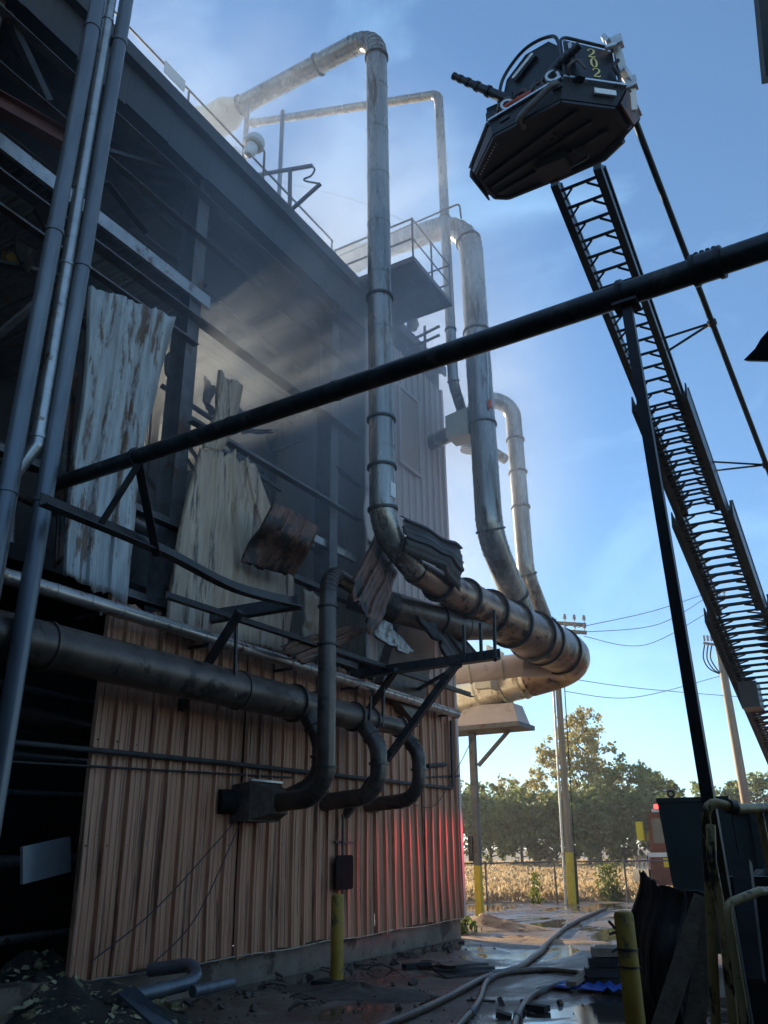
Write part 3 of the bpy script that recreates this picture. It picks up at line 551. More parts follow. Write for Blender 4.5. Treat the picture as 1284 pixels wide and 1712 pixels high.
# ducts behind the manifold
dG = thing('cross_duct', (-7.3, 13.2, 5.6), 'sooty grey duct emerging from the bay behind the rusty sheet', 'duct')
duct_run(dG, [V3(-7.95, 12.5, 6.05), V3(-7.25, 12.9, 5.78), V3(-6.7, 14.6, 5.72), V3(-6.55, 16.0, 6.0)], 0.28, M['duct_black'], [2.0], n=30)
dH = thing('cross_duct', (-8, 18.5, 5.0), 'pale duct passing low behind the manifold hangers', 'duct')
duct_run(dH, [V3(-9.5, 18.2, 5.6), V3(-7.2, 18.9, 5.75), V3(-6.8, 20.2, 5.9)], 0.28, M['siding_pale'], [1.2, 2.0], n=30, fm=M['cream'])

# lower header
dE = thing('header_duct', (-7.3, 9, 3.2), 'long black tapering header duct along the salmon siding', 'duct')
zE = 3.66
def ye(x, y): return PX(x, y, -7.3).y
segs = [(4.2, ye(492, 1178), .245), (ye(492, 1178), ye(528, 1190), .215), (ye(528, 1190), ye(592, 1205), .205), (ye(592, 1205), ye(620, 1212), .18), (ye(620, 1212), ye(668, 1222), .15)]
for k, (a, b, r) in enumerate(segs):
    MB().tube([V3(-7.3, a, zE), V3(-7.3, b, zE)], r, 36).build('duct_section', M['duct_black'], dE)
    MB().ring((-7.3, b - .01, zE), (0, 1, 0), r + .035, .05, 36, r * .8).build('flange', M['duct_black'], dE)
for x, y in ((75, 1080), (398, 1150)): MB().ring((-7.3, ye(x, y), zE), (0, 1, 0), .262, .04, 36, .2).build('flange', M['duct_black'], dE)
for k, (x, y, yy) in enumerate(((505, 1190, 10.45), (600, 1210, 12.0), (668, 1222, 13.3))):
    yy = ye(x, y)
    if k == 0: P = [V3(-7.28, yy, 3.62), V3(-6.98, yy + .05, 3.15), V3(-6.98, yy + .05, 2.55), V3(-7.5, yy - .2, 2.3)]; rr = .135
    else:
        P = [V3(-7.28, yy, 3.62), V3(-6.95, yy + .03, 3.2), V3(-6.95, yy + .03, 2.45), V3(-7.99, yy, 2.38)]; rr = .135 if k == 1 else .12
    path = bend(P, .42, 5); duct_run(dE, path, rr, M['duct_black'], (), name='drop_leg', n=26)
    for s in (.34, .8): c, t = at_len(path, s); MB().ring(c, t, rr + .025, .035, 26, rr * .8).build('flange', M['duct_black'], dE)
for x, y0, y1 in ((395, 1040, 1165), (620, 1165, 1215), (642, 1150, 1215)):
    MB().beam(PX(x, y0, -7.1), PX(x - 3, y1, -7.1), .035, .035).build('hanger', M['steel'], dE)
# pipe F with box
dF = thing('drop_duct', (-6.6, 9.75, 2.2), 'straight grey drop duct in front of the header with ribbed top elbow', 'duct')
pF = bend([V3(-7.45, 9.75, 2.28), V3(-6.6, 9.75, 2.33), V3(-6.6, 9.75, 5.5), V3(-6.9, 11.0, 5.62)], .42, 9)
i0 = [i for i, q in enumerate(pF) if q.z > 2.74][0]; s0 = plen(pF[:i0 + 1]); z0 = pF[i0].z
duct_run(dF, pF, .128, M['duct_black'], [s0 + PX(x, y, -6.6).z - z0 for x, y in ((547, 1014), (547, 1078), (547, 1282))], n=28, rp=.022, rw=.03)
bx = PY(447, 1335, 9.75)
fbx = thing('inlet_box', (-7.7, 9.8, 2.0), 'dark tan inlet box with flared hood fixed to the siding', 'inlet box')
MB().hexa([V3(-7.95, 9.42, 2.04), V3(-7.62, 9.42, 2.04), V3(-7.62, 10.1, 2.04), V3(-7.95, 10.1, 2.04), V3(-7.95, 9.42, 2.52), V3(-7.62, 9.42, 2.56), V3(-7.62, 10.1, 2.56), V3(-7.95, 10.1, 2.52)]).build('box', M['rubble'], fbx, flat=True)
MB().hexa([V3(-7.618, 9.44, 2.06), V3(-7.36, 9.58, 2.14), V3(-7.36, 9.94, 2.14), V3(-7.618, 10.08, 2.06), V3(-7.618, 9.44, 2.54), V3(-7.36, 9.58, 2.44), V3(-7.36, 9.94, 2.44), V3(-7.618, 10.08, 2.54)]).build('flared_hood', M['rubble'], fbx, flat=True)
MB().beam((-7.62, 9.40, 2.575), (-7.62, 10.12, 2.575), .05, .03).build('flange', M['galv'], fbx)
MB().tube([V3(-8.0, 9.2, 2.3), V3(-7.9, 9.42, 2.3)], .16, 18).build('rubber_sleeve', M['black_plastic'], fbx)
# insulated pipe
dI = thing('insulated_pipe', (-7.7, 10, 4.3), 'slim silver lagged pipe running level the length of the siding', 'pipe')
pI = [V3(-7.66, 3.5, 4.40), V3(-7.66, 10, 4.36), V3(-7.66, 16.25, 4.30)]
pp = MB().tube(pI, .088, 20).build('lagging', M['galv'], dI)
for k in range(26):
    c, t = at_len(pI, .4 + k * .49); MB().ring(c, t, .094, .022, 20, .08).build('strap', M['galv'], pp)
for k in range(7): MB().beam((-8.0, 4.6 + k * 1.9, 4.26), (-7.6, 4.6 + k * 1.9, 4.26), .04, .04).build('bracket', M['steel'], dI)
# conduits along the siding
cn = thing('conduit_line', (-7.85, 9, 2.5), 'thin dark conduit running low along the siding and turning up at the corner', 'conduit')
MB().tube(bend([PX(-10, 1238, -7.9), PX(380, 1276, -7.9), PX(757, 1318, -7.9), PX(754, 1205, -7.9)], .06, 3), .034, 10).build('pipe', M['steel'], cn)
MB().tube([PX(-10, 1272, -7.93), PX(490, 1300, -7.93)], .014, 8).build('cable_pipe', M['steel'], cn)
MB().tube([PX(715, 1281, -7.92), PX(745, 1278, -7.92)], .045, 8).build('junction_box', M['steel'], cn)
MB().tube([PX(745, 1280, -7.92), PX(744, 1210, -7.92)], .012, 6).build('riser', M['steel'], cn)
MB().tube([PX(700, 1300, -7.94), PX(768, 1297, -7.94)], .02, 8).build('stub_pipe', M['steel'], cn)
for k, (a, b, c) in enumerate((((152, 1608), (265, 1515), (392, 1375)), ((255, 1612), (330, 1530), (402, 1375)))):
    MB().tube(smooth([PX(*a, -7.82), PX(*b, -7.82), PX(*c, -7.82)], 6), .008, 6).build('slack_cable', M['wire'], cat='cable', label=('longer' if k == 0 else 'shorter') + ' slack wire slanting down across the siding from the inlet box')
MB().tube(smooth([PX(670, 1335, -7.85), PX(700, 1347, -7.85), PX(735, 1338, -7.85), PX(790, 1235, -7.6)], 6), .008, 6).build('slack_cable', M['wire'], cat='cable', label='thin wire looping off the building corner')

# downpipes at the left
for k, (x, yt, m, lab) in enumerate(((-7.0, 4.66, 'conduit', 'left of three tall blue grey tubes rising at the left edge'), (-7.06, 4.93, 'galv', 'middle of three tall tubes at the left edge, mottled and ending in an offset'), (-7.0, 5.09, 'conduit', 'right of three tall blue grey tubes rising at the left edge'))):
    t = thing('downpipe', (x, yt, 0), lab, 'pipe', 'three tall tubes')
    if k == 1:
        path = bend([V3(x, yt + .04, 15.2), V3(x, yt, 5.65), V3(x - .12, yt - .12, 5.3), V3(x - .14, yt - .12, 2.0)], .1, 3); MB().tube(path, .072, 18).build('tube', M['galv'], t)
    else:
        lean = .1; path = [V3(x, yt + lean, 15.2), V3(x, yt, 7), V3(x, yt - .06, 0)]; MB().tube(path, .093, 22).build('tube', M['conduit'], t)
    for z in ((8.25, 5.0, 11.6), (12.05, 8.0, 5.75), (8.05, 5.05, 11.8))[k]:
        pt, tt = at_len(path, 15.2 - z); MB().ring(pt, tt, .105 if k != 1 else .082, .05, 20, .07).build('coupling', M['conduit'] if k != 1 else M['galv'], t)

# black overhead pipe
bp = thing('overhead_pipe', (-3.5, 5, 5), 'long black pipe slanting across the whole view overhead', 'pipe')
a, b = PX(86, 812, -7.6), PD(1284, 412, 5.0); b = b + (b - a) * 0.12
pO = [a, b]; MB().tube(pO, .083, 24).build('pipe', M['black_pipe'], bp)
d = (b - a).normalized()
def onpipe(x):
    lo, hi = 0, 1
    for _ in range(40):
        mm = (lo + hi) / 2; q = a.lerp(b, mm) - CAM
        if CX + FPX * q.dot(RT) / q.dot(FW) < x: lo = mm
        else: hi = mm
    return a.lerp(b, lo)
for x0, x1, r in ((1160, 1208, .096), (560, 566, .089), (385, 391, .089)):
    MB().tube([onpipe(x0), onpipe(x1)], r, 24).build('coupling', M['black_pipe'], bp)
for x in (1162, 1205, 228, 1040):
    MB().ring(onpipe(x), d, .105, .03, 20, .075).build('clamp', M['flange'], bp)
for k in range(4): MB().lathe([(.016, 0), (.016, .035), (.001, .036)], onpipe(1168 + k * 10) + Vector((0, 0, .092)), 6).build('bolt', M['flange'], bp)
# its post
po = thing('pipe_post', (-.92, 5, 0), 'dark steel post standing under the overhead pipe at the right', 'post')
tp = onpipe(1045); MB().beam((tp.x + .05, tp.y + .10, 0), (tp.x, tp.y, tp.z - .10), .064, .064).build('post', M['steel'], po)
MB().box(tp + Vector((0, 0, -.10)), (.16, .16, .02)).build('saddle', M['steel'], po)

# pipe bridge brackets on the wall
ba = thing('pipe_bracket', (-7, 8.5, 4.6), 'sagging steel outrigger beam with struts under the overhead pipe', 'bracket')
bm = smooth([PX(72, 843, -6.5), PX(270, 925, -6.5), PX(395, 988, -6.5), PX(502, 1015, -6.5)], 5)
mm = MB()
for p, q in zip(bm, bm[1:]): mm.angle(p, q, .13, .014)
mm.build('outrigger_beam', M['steel'], ba)
MB().angle(PX(502, 1016, -6.5), V3(-8.0, 8.45, 4.60), .15, .014).build('arm', M['steel'], ba)
MB().beam(PX(300, 1185, -8.0), PX(402, 1022, -6.8), .09, .09).build('strut', M['steel'], ba)
tq = onpipe(233) - Vector((0, 0, .09))
MB().beam(tq, PX(165, 882, -6.5), .05, .05).build('leg', M['steel'], ba); MB().angle(tq, PX(262, 930, -6.5), .09, .012).build('leg', M['steel'], ba)
MB().angle(PX(280, 1000, -7.2), PX(790, 1165, -7.2), .09, .012).build('runner', M['steel'], ba)
bb = thing('duct_bracket', (-6.5, 12.45, 4.4), 'black cantilever bracket with long diagonal strut under the fat duct', 'bracket')
BYY = 12.45
MB().angle(PY(580, 1136, BYY), PY(834, 1101, BYY), .17, .016).build('arm', M['steel'], bb)
MB().beam(V3(-7.97, 12.38, 2.2), PY(768, 1104, BYY), .11, .11).build('strut', M['black_pipe'], bb)
MB().beam(PX(612, 1192, -7.95), PY(662, 1120, BYY), .09, .09).build('strut', M['steel'], bb)
MB().beam(PX(695, 1155, -7.9), PY(770, 1112, BYY), .06, .06).build('strut', M['steel'], bb)
for x, y in ((775, 1045), (803, 1042), (826, 1020)): MB().beam(PY(x, y, BYY), PY(x + 2, 1106, BYY), .045, .045).build('hanger', M['steel'], bb)
# wall stanchion below with notice plate
ws = thing('wall_stanchion', (-7.9, 12.3, 0), 'thin black rod down the siding with a dark rounded plate', 'stanchion')
MB().tube([PX(573, 1362, -7.9), PX(572, 1510, -7.9)], .02, 8).build('rod', M['steel'], ws)
q0, q1 = PX(560, 1430, -7.88), PX(588, 1486, -7.88); yy0, yy1, zz0, zz1 = q0.y, q1.y, q1.z, q0.z; rc = .05
pl = []
for cy, cz, a0 in ((yy1 - rc, zz1 - rc, 0), (yy0 + rc, zz1 - rc, 90), (yy0 + rc, zz0 + rc, 180), (yy1 - rc, zz0 + rc, 270)):
    pl += [V3(-7.87, cy + rc * math.cos(RAD(a0 + k * 30)), cz + rc * math.sin(RAD(a0 + k * 30))) for k in range(4)]
MB().prism(pl, (.02, 0, 0)).build('plate', M['black_plastic'], ws, flat=True)
for (x0, x1, y) in ((538, 562, 1350), (560, 590, 1407), (615, 632, 1355)): MB().beam(PX(x0, y, -7.93), PX(x1, y + 2, -7.93), .03, .03).build('clip', M['steel'], ws)

# loose sheets lying over the ducts
def loose(rows, ribs, m, label, X=None, **k):
    return sheet(prow(rows, X), ribs, **k).build('bent_siding_sheet', M[m], None, label, cat='metal sheet', group='fallen siding sheets', solid=.006)
loose([((624, 893, -6.82), (664, 958, -6.80)), ((604, 930, -6.55), (646, 1010, -6.55)), ((582, 975, -6.42), (614, 1063, -6.42))], 3, 'rust_sheet', 'rusty sheet hanging from the riser elbow over the drop duct', jag=.08, amp=.05)
loose([((664, 864, -6.3), (676, 925, -6.25)), ((715, 886, -6.2), (728, 950, -6.15)), ((763, 914, -6.2), (768, 990, -6.15))], 2, 'char_sheet', 'black charred sheet draped on top of the fat duct', jag=.07, amp=.05, curl=.08)
loose([((690, 1030, -6.9), (742, 1032, -6.9)), ((720, 1068, -6.8), (770, 1060, -6.8)), ((752, 1112, -6.7), (798, 1092, -6.7))], 2, 'char_sheet', 'dark sheet slumped between the fat duct and its bracket', jag=.05, amp=.05)
loose([((618, 1062, -6.9), (640, 1038, -6.9)), ((650, 1082, -6.9), (668, 1062, -6.9)), ((680, 1094, -6.9), (692, 1088, -6.9))], 1, 'bare_sheet', 'small bare silver sheet curling beneath the rusty one', jag=.04, amp=.04)
loose([((462, 1082, -7.3), (505, 1112, -7.3)), ((520, 1062, -7.25), (560, 1085, -7.25)), ((580, 1045, -7.2), (622, 1050, -7.2))], 2, 'rust_sheet', 'brown sheet jammed behind the drop duct', jag=.05, amp=.05)
# ------------------------------------------------------------------ roof fittings
gp = thing('roof_platform', (-7.2, 13.5, 13.2), 'grated service platform with handrails jutting from the roof edge', 'platform')
PX0, PX1, PY0_, PY1_, PZ_ = -8.0, -6.48, 12.63, 14.5, 13.22
gr = MB()
for q in (((PX0, PY0_, PZ_ - .06), (PX1, PY0_ + .06, PZ_ + .06)), ((PX0, PY1_ - .06, PZ_ - .06), (PX1, PY1_, PZ_ + .06)), ((PX1 - .06, PY0_ + .06, PZ_ - .06), (PX1, PY1_ - .06, PZ_ + .06))): gr.bbox(*q)
gr.build('edge_frame', M['girt'], gp)
g2 = MB()
for k in range(44): g2.bbox((PX0, PY0_ + .08 + k * .0395, PZ_ - .015), (PX1 - .06, PY0_ + .105 + k * .0395, PZ_ + .02))
for k in range(8): g2.bbox((PX0 + .1 + k * .18, PY0_ + .07, PZ_ - .02), (PX0 + .13 + k * .18, PY1_ - .07, PZ_ - .016))
g2.build('grating', M['girt'], gp, kind='stuff', flat=True)
MB().bbox((PX0, 13.52, PZ_ - .16), (PX1 - .07, 13.6, PZ_ - .022)).build('joist', M['girt'], gp)
for z in (.55, 1.08):
    MB().tube([V3(PX0 - .9, PY0_ + .03, PZ_ + z), V3(PX1 - .03, PY0_ + .03, PZ_ + z), V3(PX1 - .03, PY1_ - .03, PZ_ + z), V3(PX0 - .9, PY1_ - .03, PZ_ + z)], .024, 8).build('handrail', M['girt'], gp)
for (x, y) in ((PX0 - .5, PY0_ + .03), (PX1 - .03, PY0_ + .03), (PX1 - .03, PY1_ - .03), (PX1 - .03, 13.55), (PX0 - .3, PY1_ - .03)):
    MB().tube([V3(x, y, PZ_), V3(x, y, PZ_ + 1.1)], .024, 8).build('rail_post', M['girt'], gp)
MB().tube(bend([PY(540, 440, 13.9), PY(768, 340, 13.9), PY(771, 365, 13.9)], .1, 4), .022, 8).build('guard_hoop', M['girt'], gp)
for a, b in (((662, 582), (735, 545)), ((680, 585), (735, 560)), ((665, 558), (705, 605)), ((710, 545), (711, 600))): MB().beam(PY(*a, 15.2), PY(*b, 15.2), .05, .05).build('brace', M['girt'], gp)
MB().lathe([(.05, 0), (.13, -.08), (.15, -.2), (.09, -.32), (.001, -.36)], PY(690, 532, 14.6), 14).build('lamp', M['white_paint'], gp)
fl = thing('roof_floodlight', PX(440, 350, -8.1), 'round white floodlight on a thin hooked pole at the roof edge', 'light')
q = PX(437, 352, -8.1); t0 = PX(457, 250, -8.1); t0 = PY(445, 252, q.y)
MB().tube(bend([V3(-8.1, q.y, 13.0), V3(-8.1, q.y, t0.z), V3(-8.1, q.y - .25, t0.z + .02)], .06, 3), .022, 8).build('pole', M['girt'], fl)
ax = V3(-.2, -.25, -.95).normalized(); hd = V3(-8.1, q.y - .28, t0.z + .02)
MB().lathe([(.05, -.08), (.17, -.04), (.20, .04), (.20, .12), (.17, .16)], hd, 20, ax).build('housing', M['white_paint'], fl)
MB().lathe([(.12, .16), (.12, .34), (.08, .42), (.001, .45)], hd, 16, ax).build('lens', M['led'], fl)
bk = thing('bent_davit', PX(470, 368, -8.0), 'bent steel davit frame sticking out from the roof edge', 'bracket')
yk = PX(470, 368, -8.0).y + .3
for a, b in (((404, 297), (522, 277)), ((470, 366), (536, 307)), ((485, 284), (484, 352))): MB().beam(PY(*a, yk), PY(*b, yk), .06, .06).build('arm', M['girt'], bk)
MB().tube(smooth([PY(*q, yk) for q in ((520, 277), (526, 283), (520, 294), (509, 299), (512, 303), (534, 307))], 4), .02, 8).build('twisted_strap', M['girt'], bk)
# ------------------------------------------------------------------ aerial ladder
LT, LB = PD(962, 292, 14.0), PD(1278, 1130, 25.0)
ld = (LB - LT).normalized(); LS = Vector((1, 0, 0)); LS = (LS - ld * LS.dot(ld)).normalized(); LN = LS.cross(ld).normalized()
if LN.z < 0: LN = -LN
al = thing('aerial_ladder', LB + ld * 8, 'telescoping black rescue ladder reaching up to the bucket', 'ladder')
Ltot = (LB - LT).length + 8.0
def ladder_section(s0, s1, hw, drop, rh, lab):
    """rails, K-truss and rungs from distance s0 to s1 along the ladder; the sections nest under one another"""
    def P(s, x, h): return LT + ld * s + LS * x + LN * (h - drop)
    root = MB()
    for k in (-1, 1):
        root.beam(P(s0, k * hw, 0), P(s1, k * hw, 0), .13, .19, LN)
    o = root.build('ladder_section', M['ladder'], al, lab)
    hr = MB()
    for k in (-1, 1):
        hr.beam(P(s0 + .3, k * (hw + .02), rh), P(s1, k * (hw + .02), rh), .085, .09, LN)
        s = s0 + .3; up = False
        while s + .55 < s1:
            hr.beam(P(s, k * hw, .04 if not up else rh), P(s + .55, k * hw, rh if not up else .04), .05, .05, LN); s += .55; up = not up
        hr.beam(P(s0 + .02, k * hw, .04), P(s0 + .3, k * (hw + .02), rh), .05, .05, LN)
    hr.build('handrail_truss', M['ladder'], o)
    s = s0 + .18
    while s < s1 - .1:
        r = MB(); r.tube([P(s, -hw, .0), P(s, hw, .0)], .03, 8)
        r.beam(P(s + .02, -hw * .35, -.02), P(s + .22, -hw, -.02), .032, .032, LN); r.beam(P(s + .02, hw * .35, -.02), P(s + .22, hw, -.02), .032, .032, LN)
        r.build('rung', M['ladder'], o); s += .36
    return P
ladder_section(0.0, 9.2, .37, .0, .46, 'narrow fly section')
P2 = ladder_section(5.4, 13.5, .49, .13, .52, 'middle section')
P3 = ladder_section(9.2, Ltot, .62, .28, .60, 'wide lower section')
P4 = ladder_section(13.2, Ltot, .76, .44, .66, 'widest base section')
for P, s in ((P2, 5.4), (P3, 9.2), (P4, 13.2)):
    hw = {5.4: .49, 9.2: .62, 13.2: .76}[s]
    for k in (-1, 1): MB().beam(P(s - .1, k * (hw + .06), .05), P(min(s + 5.0, Ltot), k * (hw + .06), .05), .03, .46, LN).build('side_plate', M['ladder'], al)
def PL(s, x, h): return LT + ld * s + LS * x + LN * h
# waterway beside the ladder and its stays
wa, wb = PD(1062, 203, 13.6), PD(1290, 800, 18.0)
wb = wb + (wb - wa) * .9
MB().tube([wa, wb], .055, 12).build('waterway_pipe', M['ladder'], al)
for tt, s in ((.26, 4.6), (.50, 8.2)):
    q = wa.lerp(wb, tt); MB().ring(q, wb - wa, .085, .09, 12, .05).build('pipe_clamp', M['flange'], al)
    for e in (0, .35): MB().beam(q, PL((q - LT).dot(ld) + .3 + e, .40, .30), .035, .035).build('stay', M['ladder'], al)
MB().box(PL((LB - LT).length - .2, -.42, -.75), (.5, 1.0, .75)).build('control_box', M['bucket'], al)
# ------------------------------------------------------------------ rescue bucket
bk = thing('rescue_bucket', PZ(930, 250, 11.85), 'black firefighting bucket numbered 202 at the ladder tip', 'rescue bucket')
zf, zr = 11.82, 12.22
floor = [PZ(*q, zf) for q in ((848, 331), (824, 330), (793, 290), (824, 226), (938, 166), (1030, 178), (1052, 214), (1040, 233), (1010, 262), (920, 302))]
rim = [PZ(*q, zr) for q in ((846, 322), (815, 322), (789, 283), (819, 207), (941, 134), (1046, 149), (1068, 197), (1046, 222), (1012, 250), (920, 290))]
n = len(floor)
o = MB().add(floor + rim, [tuple(range(n))] + [(i, (i + 1) % n, n + (i + 1) % n, n + i) for i in range(n)]); o.build('tub', M['bucket_floor'], bk, flat=True, solid=.02)
fl_ = [q + Vector((0, 0, .03)) for q in floor]
MB().add([q.lerp(sum(rim, Vector()) / n, .02) + Vector((0, 0, -.02)) for q in rim], [tuple(range(n))]).build('deck', M['bucket'], bk, flat=True, solid=.02)
cen = sum(rim, Vector()) / n
for i, j in ((2, 3), (3, 4), (4, 5), (5, 6)):
    a, b = rim[i], rim[j]; MB().beam(a + Vector((0, 0, .03)), b + Vector((0, 0, .03)), .12, .035).build('tread_plate', M['tread'], bk, flat=True)
for i in (0, 1, 2, 6, 7): MB().beam(rim[i], rim[i + 1], .05, .06).build('rim_bar', M['bucket'], bk)
YP = rim[4].y
# front shield hood with light bar
ft = (rim[4] - rim[3]).normalized(); inn = Vector((-ft.y, ft.x, 0)); inn = inn if inn.dot(cen - rim[3]) > 0 else -inn
def F(u, w, z): return rim[3] + ft * u + inn * w + Vector((0, 0, z))
W = (rim[4] - rim[3]).length
hood = [F(.14, .20, .55), F(.26, .20, .94), F(W * .50, .20, 1.22), F(W * .82, .20, 1.19), F(W * .95, .20, .95), F(W * .95, .20, .42), F(W * .60, .20, .34), F(.52, .20, .36), F(.40, .20, .46)]
MB().prism(hood, inn * .35).build('shield_panel', M['bucket'], bk, flat=True)
fr = smooth([F(.10, .15, .05), F(.12, .15, .55), F(.24, .15, .97), F(W * .50, .15, 1.27), F(W * .82, .15, 1.23), F(W * .96, .15, .98), F(W * .97, .15, .06)], 5)
MB().tube(fr, .028, 10).build('guard_rail', M['bucket'], bk)
a, b = F(.40, .17, .80), F(W * .62, .17, 1.06); MB().beam(a, b, .06, .16).build('light_bar', M['bucket'], bk)
for k in range(16): MB().box(a.lerp(b, .06 + k * .0587) - inn * .035, (.045, .03, .05), Matrix.Rotation(math.atan2(ft.y, ft.x), 3, 'Z')).build('led_lens', M['led'], bk)
# numbered gate
gt = (rim[5] - rim[4]).normalized(); gin = Vector((-gt.y, gt.x, 0)); gin = gin if gin.dot(cen - rim[4]) > 0 else -gin
def G(u, w, z): return rim[4] + gt * u + gin * w + Vector((0, 0, z))
GW = (rim[5] - rim[4]).length
gate = MB().prism([G(.10, .0, .04), G(GW - .12, .0, .04), G(GW - .12, .0, .76), G(.10, .0, .86)], gin * .04).build('gate', M['bucket'], bk, flat=True)
MB().tube(bend([G(.05, .02, .02), G(.05, .02, .96), G(GW - .06, .02, .85), G(GW - .06, .02, .02)], .12, 5), .026, 10).build('gate_frame', M['bucket'], bk)
MB().box(G(.18, -.02, .72), (.05, .04, .12)).build('gate_latch', M['silver'], gate)
def stroke(pts, ws, u0, z0, h):
    L, Rr = [], []
    P2_ = [Vector((x, y)) for x, y in pts]
    for i, p in enumerate(P2_):
        d = (P2_[min(i + 1, len(P2_) - 1)] - P2_[max(i - 1, 0)]).normalized(); nn = Vector((-d.y, d.x)); L.append(p + nn * ws[i] / 2); Rr.append(p - nn * ws[i] / 2)
    m = MB(); k = len(L)
    for q in L + Rr: m.v.append(G(u0 + q.x * h, -.008, z0 + q.y * h))
    m.f = [(i, i + 1, k + i + 1, k + i) for i in range(k - 1)]; return m
two = [(-.26, .70), (-.24, .84), (-.12, .95), (.02, .98), (.18, .92), (.26, .78), (.22, .60), (.08, .42), (-.12, .24), (-.28, .06), (-.27, .05), (0, .06), (.20, .06), (.27, .10), (.30, .24)]
tw = [.16, .10, .07, .06, .10, .17, .17, .12, .09, .06, .10, .13, .13, .08, .04]
zero = [(.24 * math.sin(a) , .5 + .48 * math.cos(a)) for a in [2 * math.pi * k / 20 for k in range(21)]]
zw = [.05 + .13 * abs(math.sin(2 * math.pi * k / 20)) for k in range(21)]
for k, (sh, w) in enumerate(((two, tw), (zero, zw), (two, tw))):
    stroke(sh, w, GW * .52 + k * .02, .56 - k * .20, .185).build('digit', M['gold'], gate, 'gold digit', flat=True, solid=.004)
# monitors
def monitor(base, tip, lab):
    mn = MB().lathe([(.10, 0), (.10, .12), (.13, .14), (.13, .2), (.09, .24), (.09, .34)], base, 16).build('water_monitor', M['duct_black'], bk, lab)
    el = base + Vector((0, 0, .36)); d = (tip - el)
    MB().tube(bend([base + Vector((0, 0, .2)), el, tip], .1, 5), [.085] * 7 + [.05], 14).build('barrel', M['bucket'], mn)
    for k, rr in ((.35, .095), (.55, .085), (.72, .075), (.86, .068), (.97, .062)): MB().ring(el + d * k, d, rr, .05, 14, .03).build('nozzle_ring', M['bucket'], mn)
    MB().ring(base + Vector((.02, -.12, .12)), (0.3, -1, 0), .11, .05, 14, .07).build('valve_wheel', M['silver'], mn)
monitor(F(.30, .10, .02), F(-.45, -.28, 1.12), 'left water cannon')
monitor(F(W * .86, .08, .02), G(.22, -.22, .50), 'right water cannon')
MB().tube(smooth([F(.02, .1, .16), F(.35, .0, .13), F(.8, .02, .12)], 4), .055, 12).build('red_pipe', M['red_hose'], bk)
ra, rb = F(.55, -.16, -.42), F(W * .93, -.16, -.14)
MB().tube(bend([ra + inn * .2, ra, rb, rb + inn * .2 + Vector((0, 0, .15))], .08, 4), .05, 12).build('grab_tube', M['girt'], bk)
MB().box(G(GW * .62, -.06, -.20), (.34, .03, .10), Matrix.Rotation(math.atan2(gt.y, gt.x), 3, 'Z')).build('scene_light', M['led'], bk)
# side fold-down steps
MB().prism([rim[1] + Vector((0, 0, -.02)), rim[2] + Vector((0, 0, -.02)), floor[2] + Vector((-.05, 0, -.04)), floor[1] + Vector((-.05, 0, -.04))], (-.03, -.02, 0)).build('side_step', M['rust_sheet'], bk, flat=True)
MB().prism([rim[5] + Vector((0, 0, -.03)), rim[6] + Vector((0, 0, -.03)), floor[6] + Vector((.05, 0, 0)), floor[5] + Vector((.05, 0, 0))], (.03, -.02, 0)).build('side_step', M['rust_sheet'], bk, flat=True)
MB().tube([floor[7], floor[8], floor[9]], .07, 12).build('bumper_tube', M['bucket'], bk)
for u, v in ((.45, .5), (.58, .52)): MB().ring(floor[3].lerp(floor[7], u) + Vector((0, 0, -.02)), (0, 0, 1), .09, .03, 16, .04).build('drain_ring', M['flange'], bk)
# folding arm on the right
ad = (rim[5] - CAM).dot(FW) + .1
arm = [PD(1060, 185, ad), PD(1056, 140, ad), PD(1043, 118, ad + .05), PD(1030, 72, ad + .1)]
for p, q, w in zip(arm, arm[1:], (.10, .11, .10)): MB().beam(p, q, w, w * .8).build('arm_link', M['silver'], bk)
MB().box(arm[1], (.16, .12, .2)).build('arm_knuckle', M['silver'], bk); MB().box(arm[3], (.2, .14, .17)).build('arm_knuckle', M['silver'], bk)
MB().box(PD(1013, 66, ad + .1), (.07, .1, .16), Matrix.Rotation(RAD(-25), 3, 'Y')).build('arm_head', M['silver'], bk)
MB().beam(PD(1030, 74, ad), PD(1012, 80, ad), .06, .06).build('arm_link', M['silver'], bk)
MB().tube(smooth([PD(1028, 148, ad - .1), PD(1036, 130, ad - .1), PD(1026, 112, ad - .1), PD(1034, 100, ad - .1)], 5), .03, 8).build('cable_coil', M['bucket'], bk)
MB().tube(smooth([G(GW - .02, .2, .05), G(GW + .14, .12, .2), G(GW + .02, .1, .45), G(GW + .06, .1, .7)], 5), .03, 8).build('cable_loop', M['bucket'], bk)
# equipment at the left edge
MB().box(F(-.02, .25, .22), (.18, .3, .5)).build('hose_pack', M['bucket'], bk)
for k in range(3): MB().tube([F(-.10, .3 + k * .12, .2), F(-.16, .45 + k * .12, -.25)], .03, 8).build('strap', M['bucket'], bk)

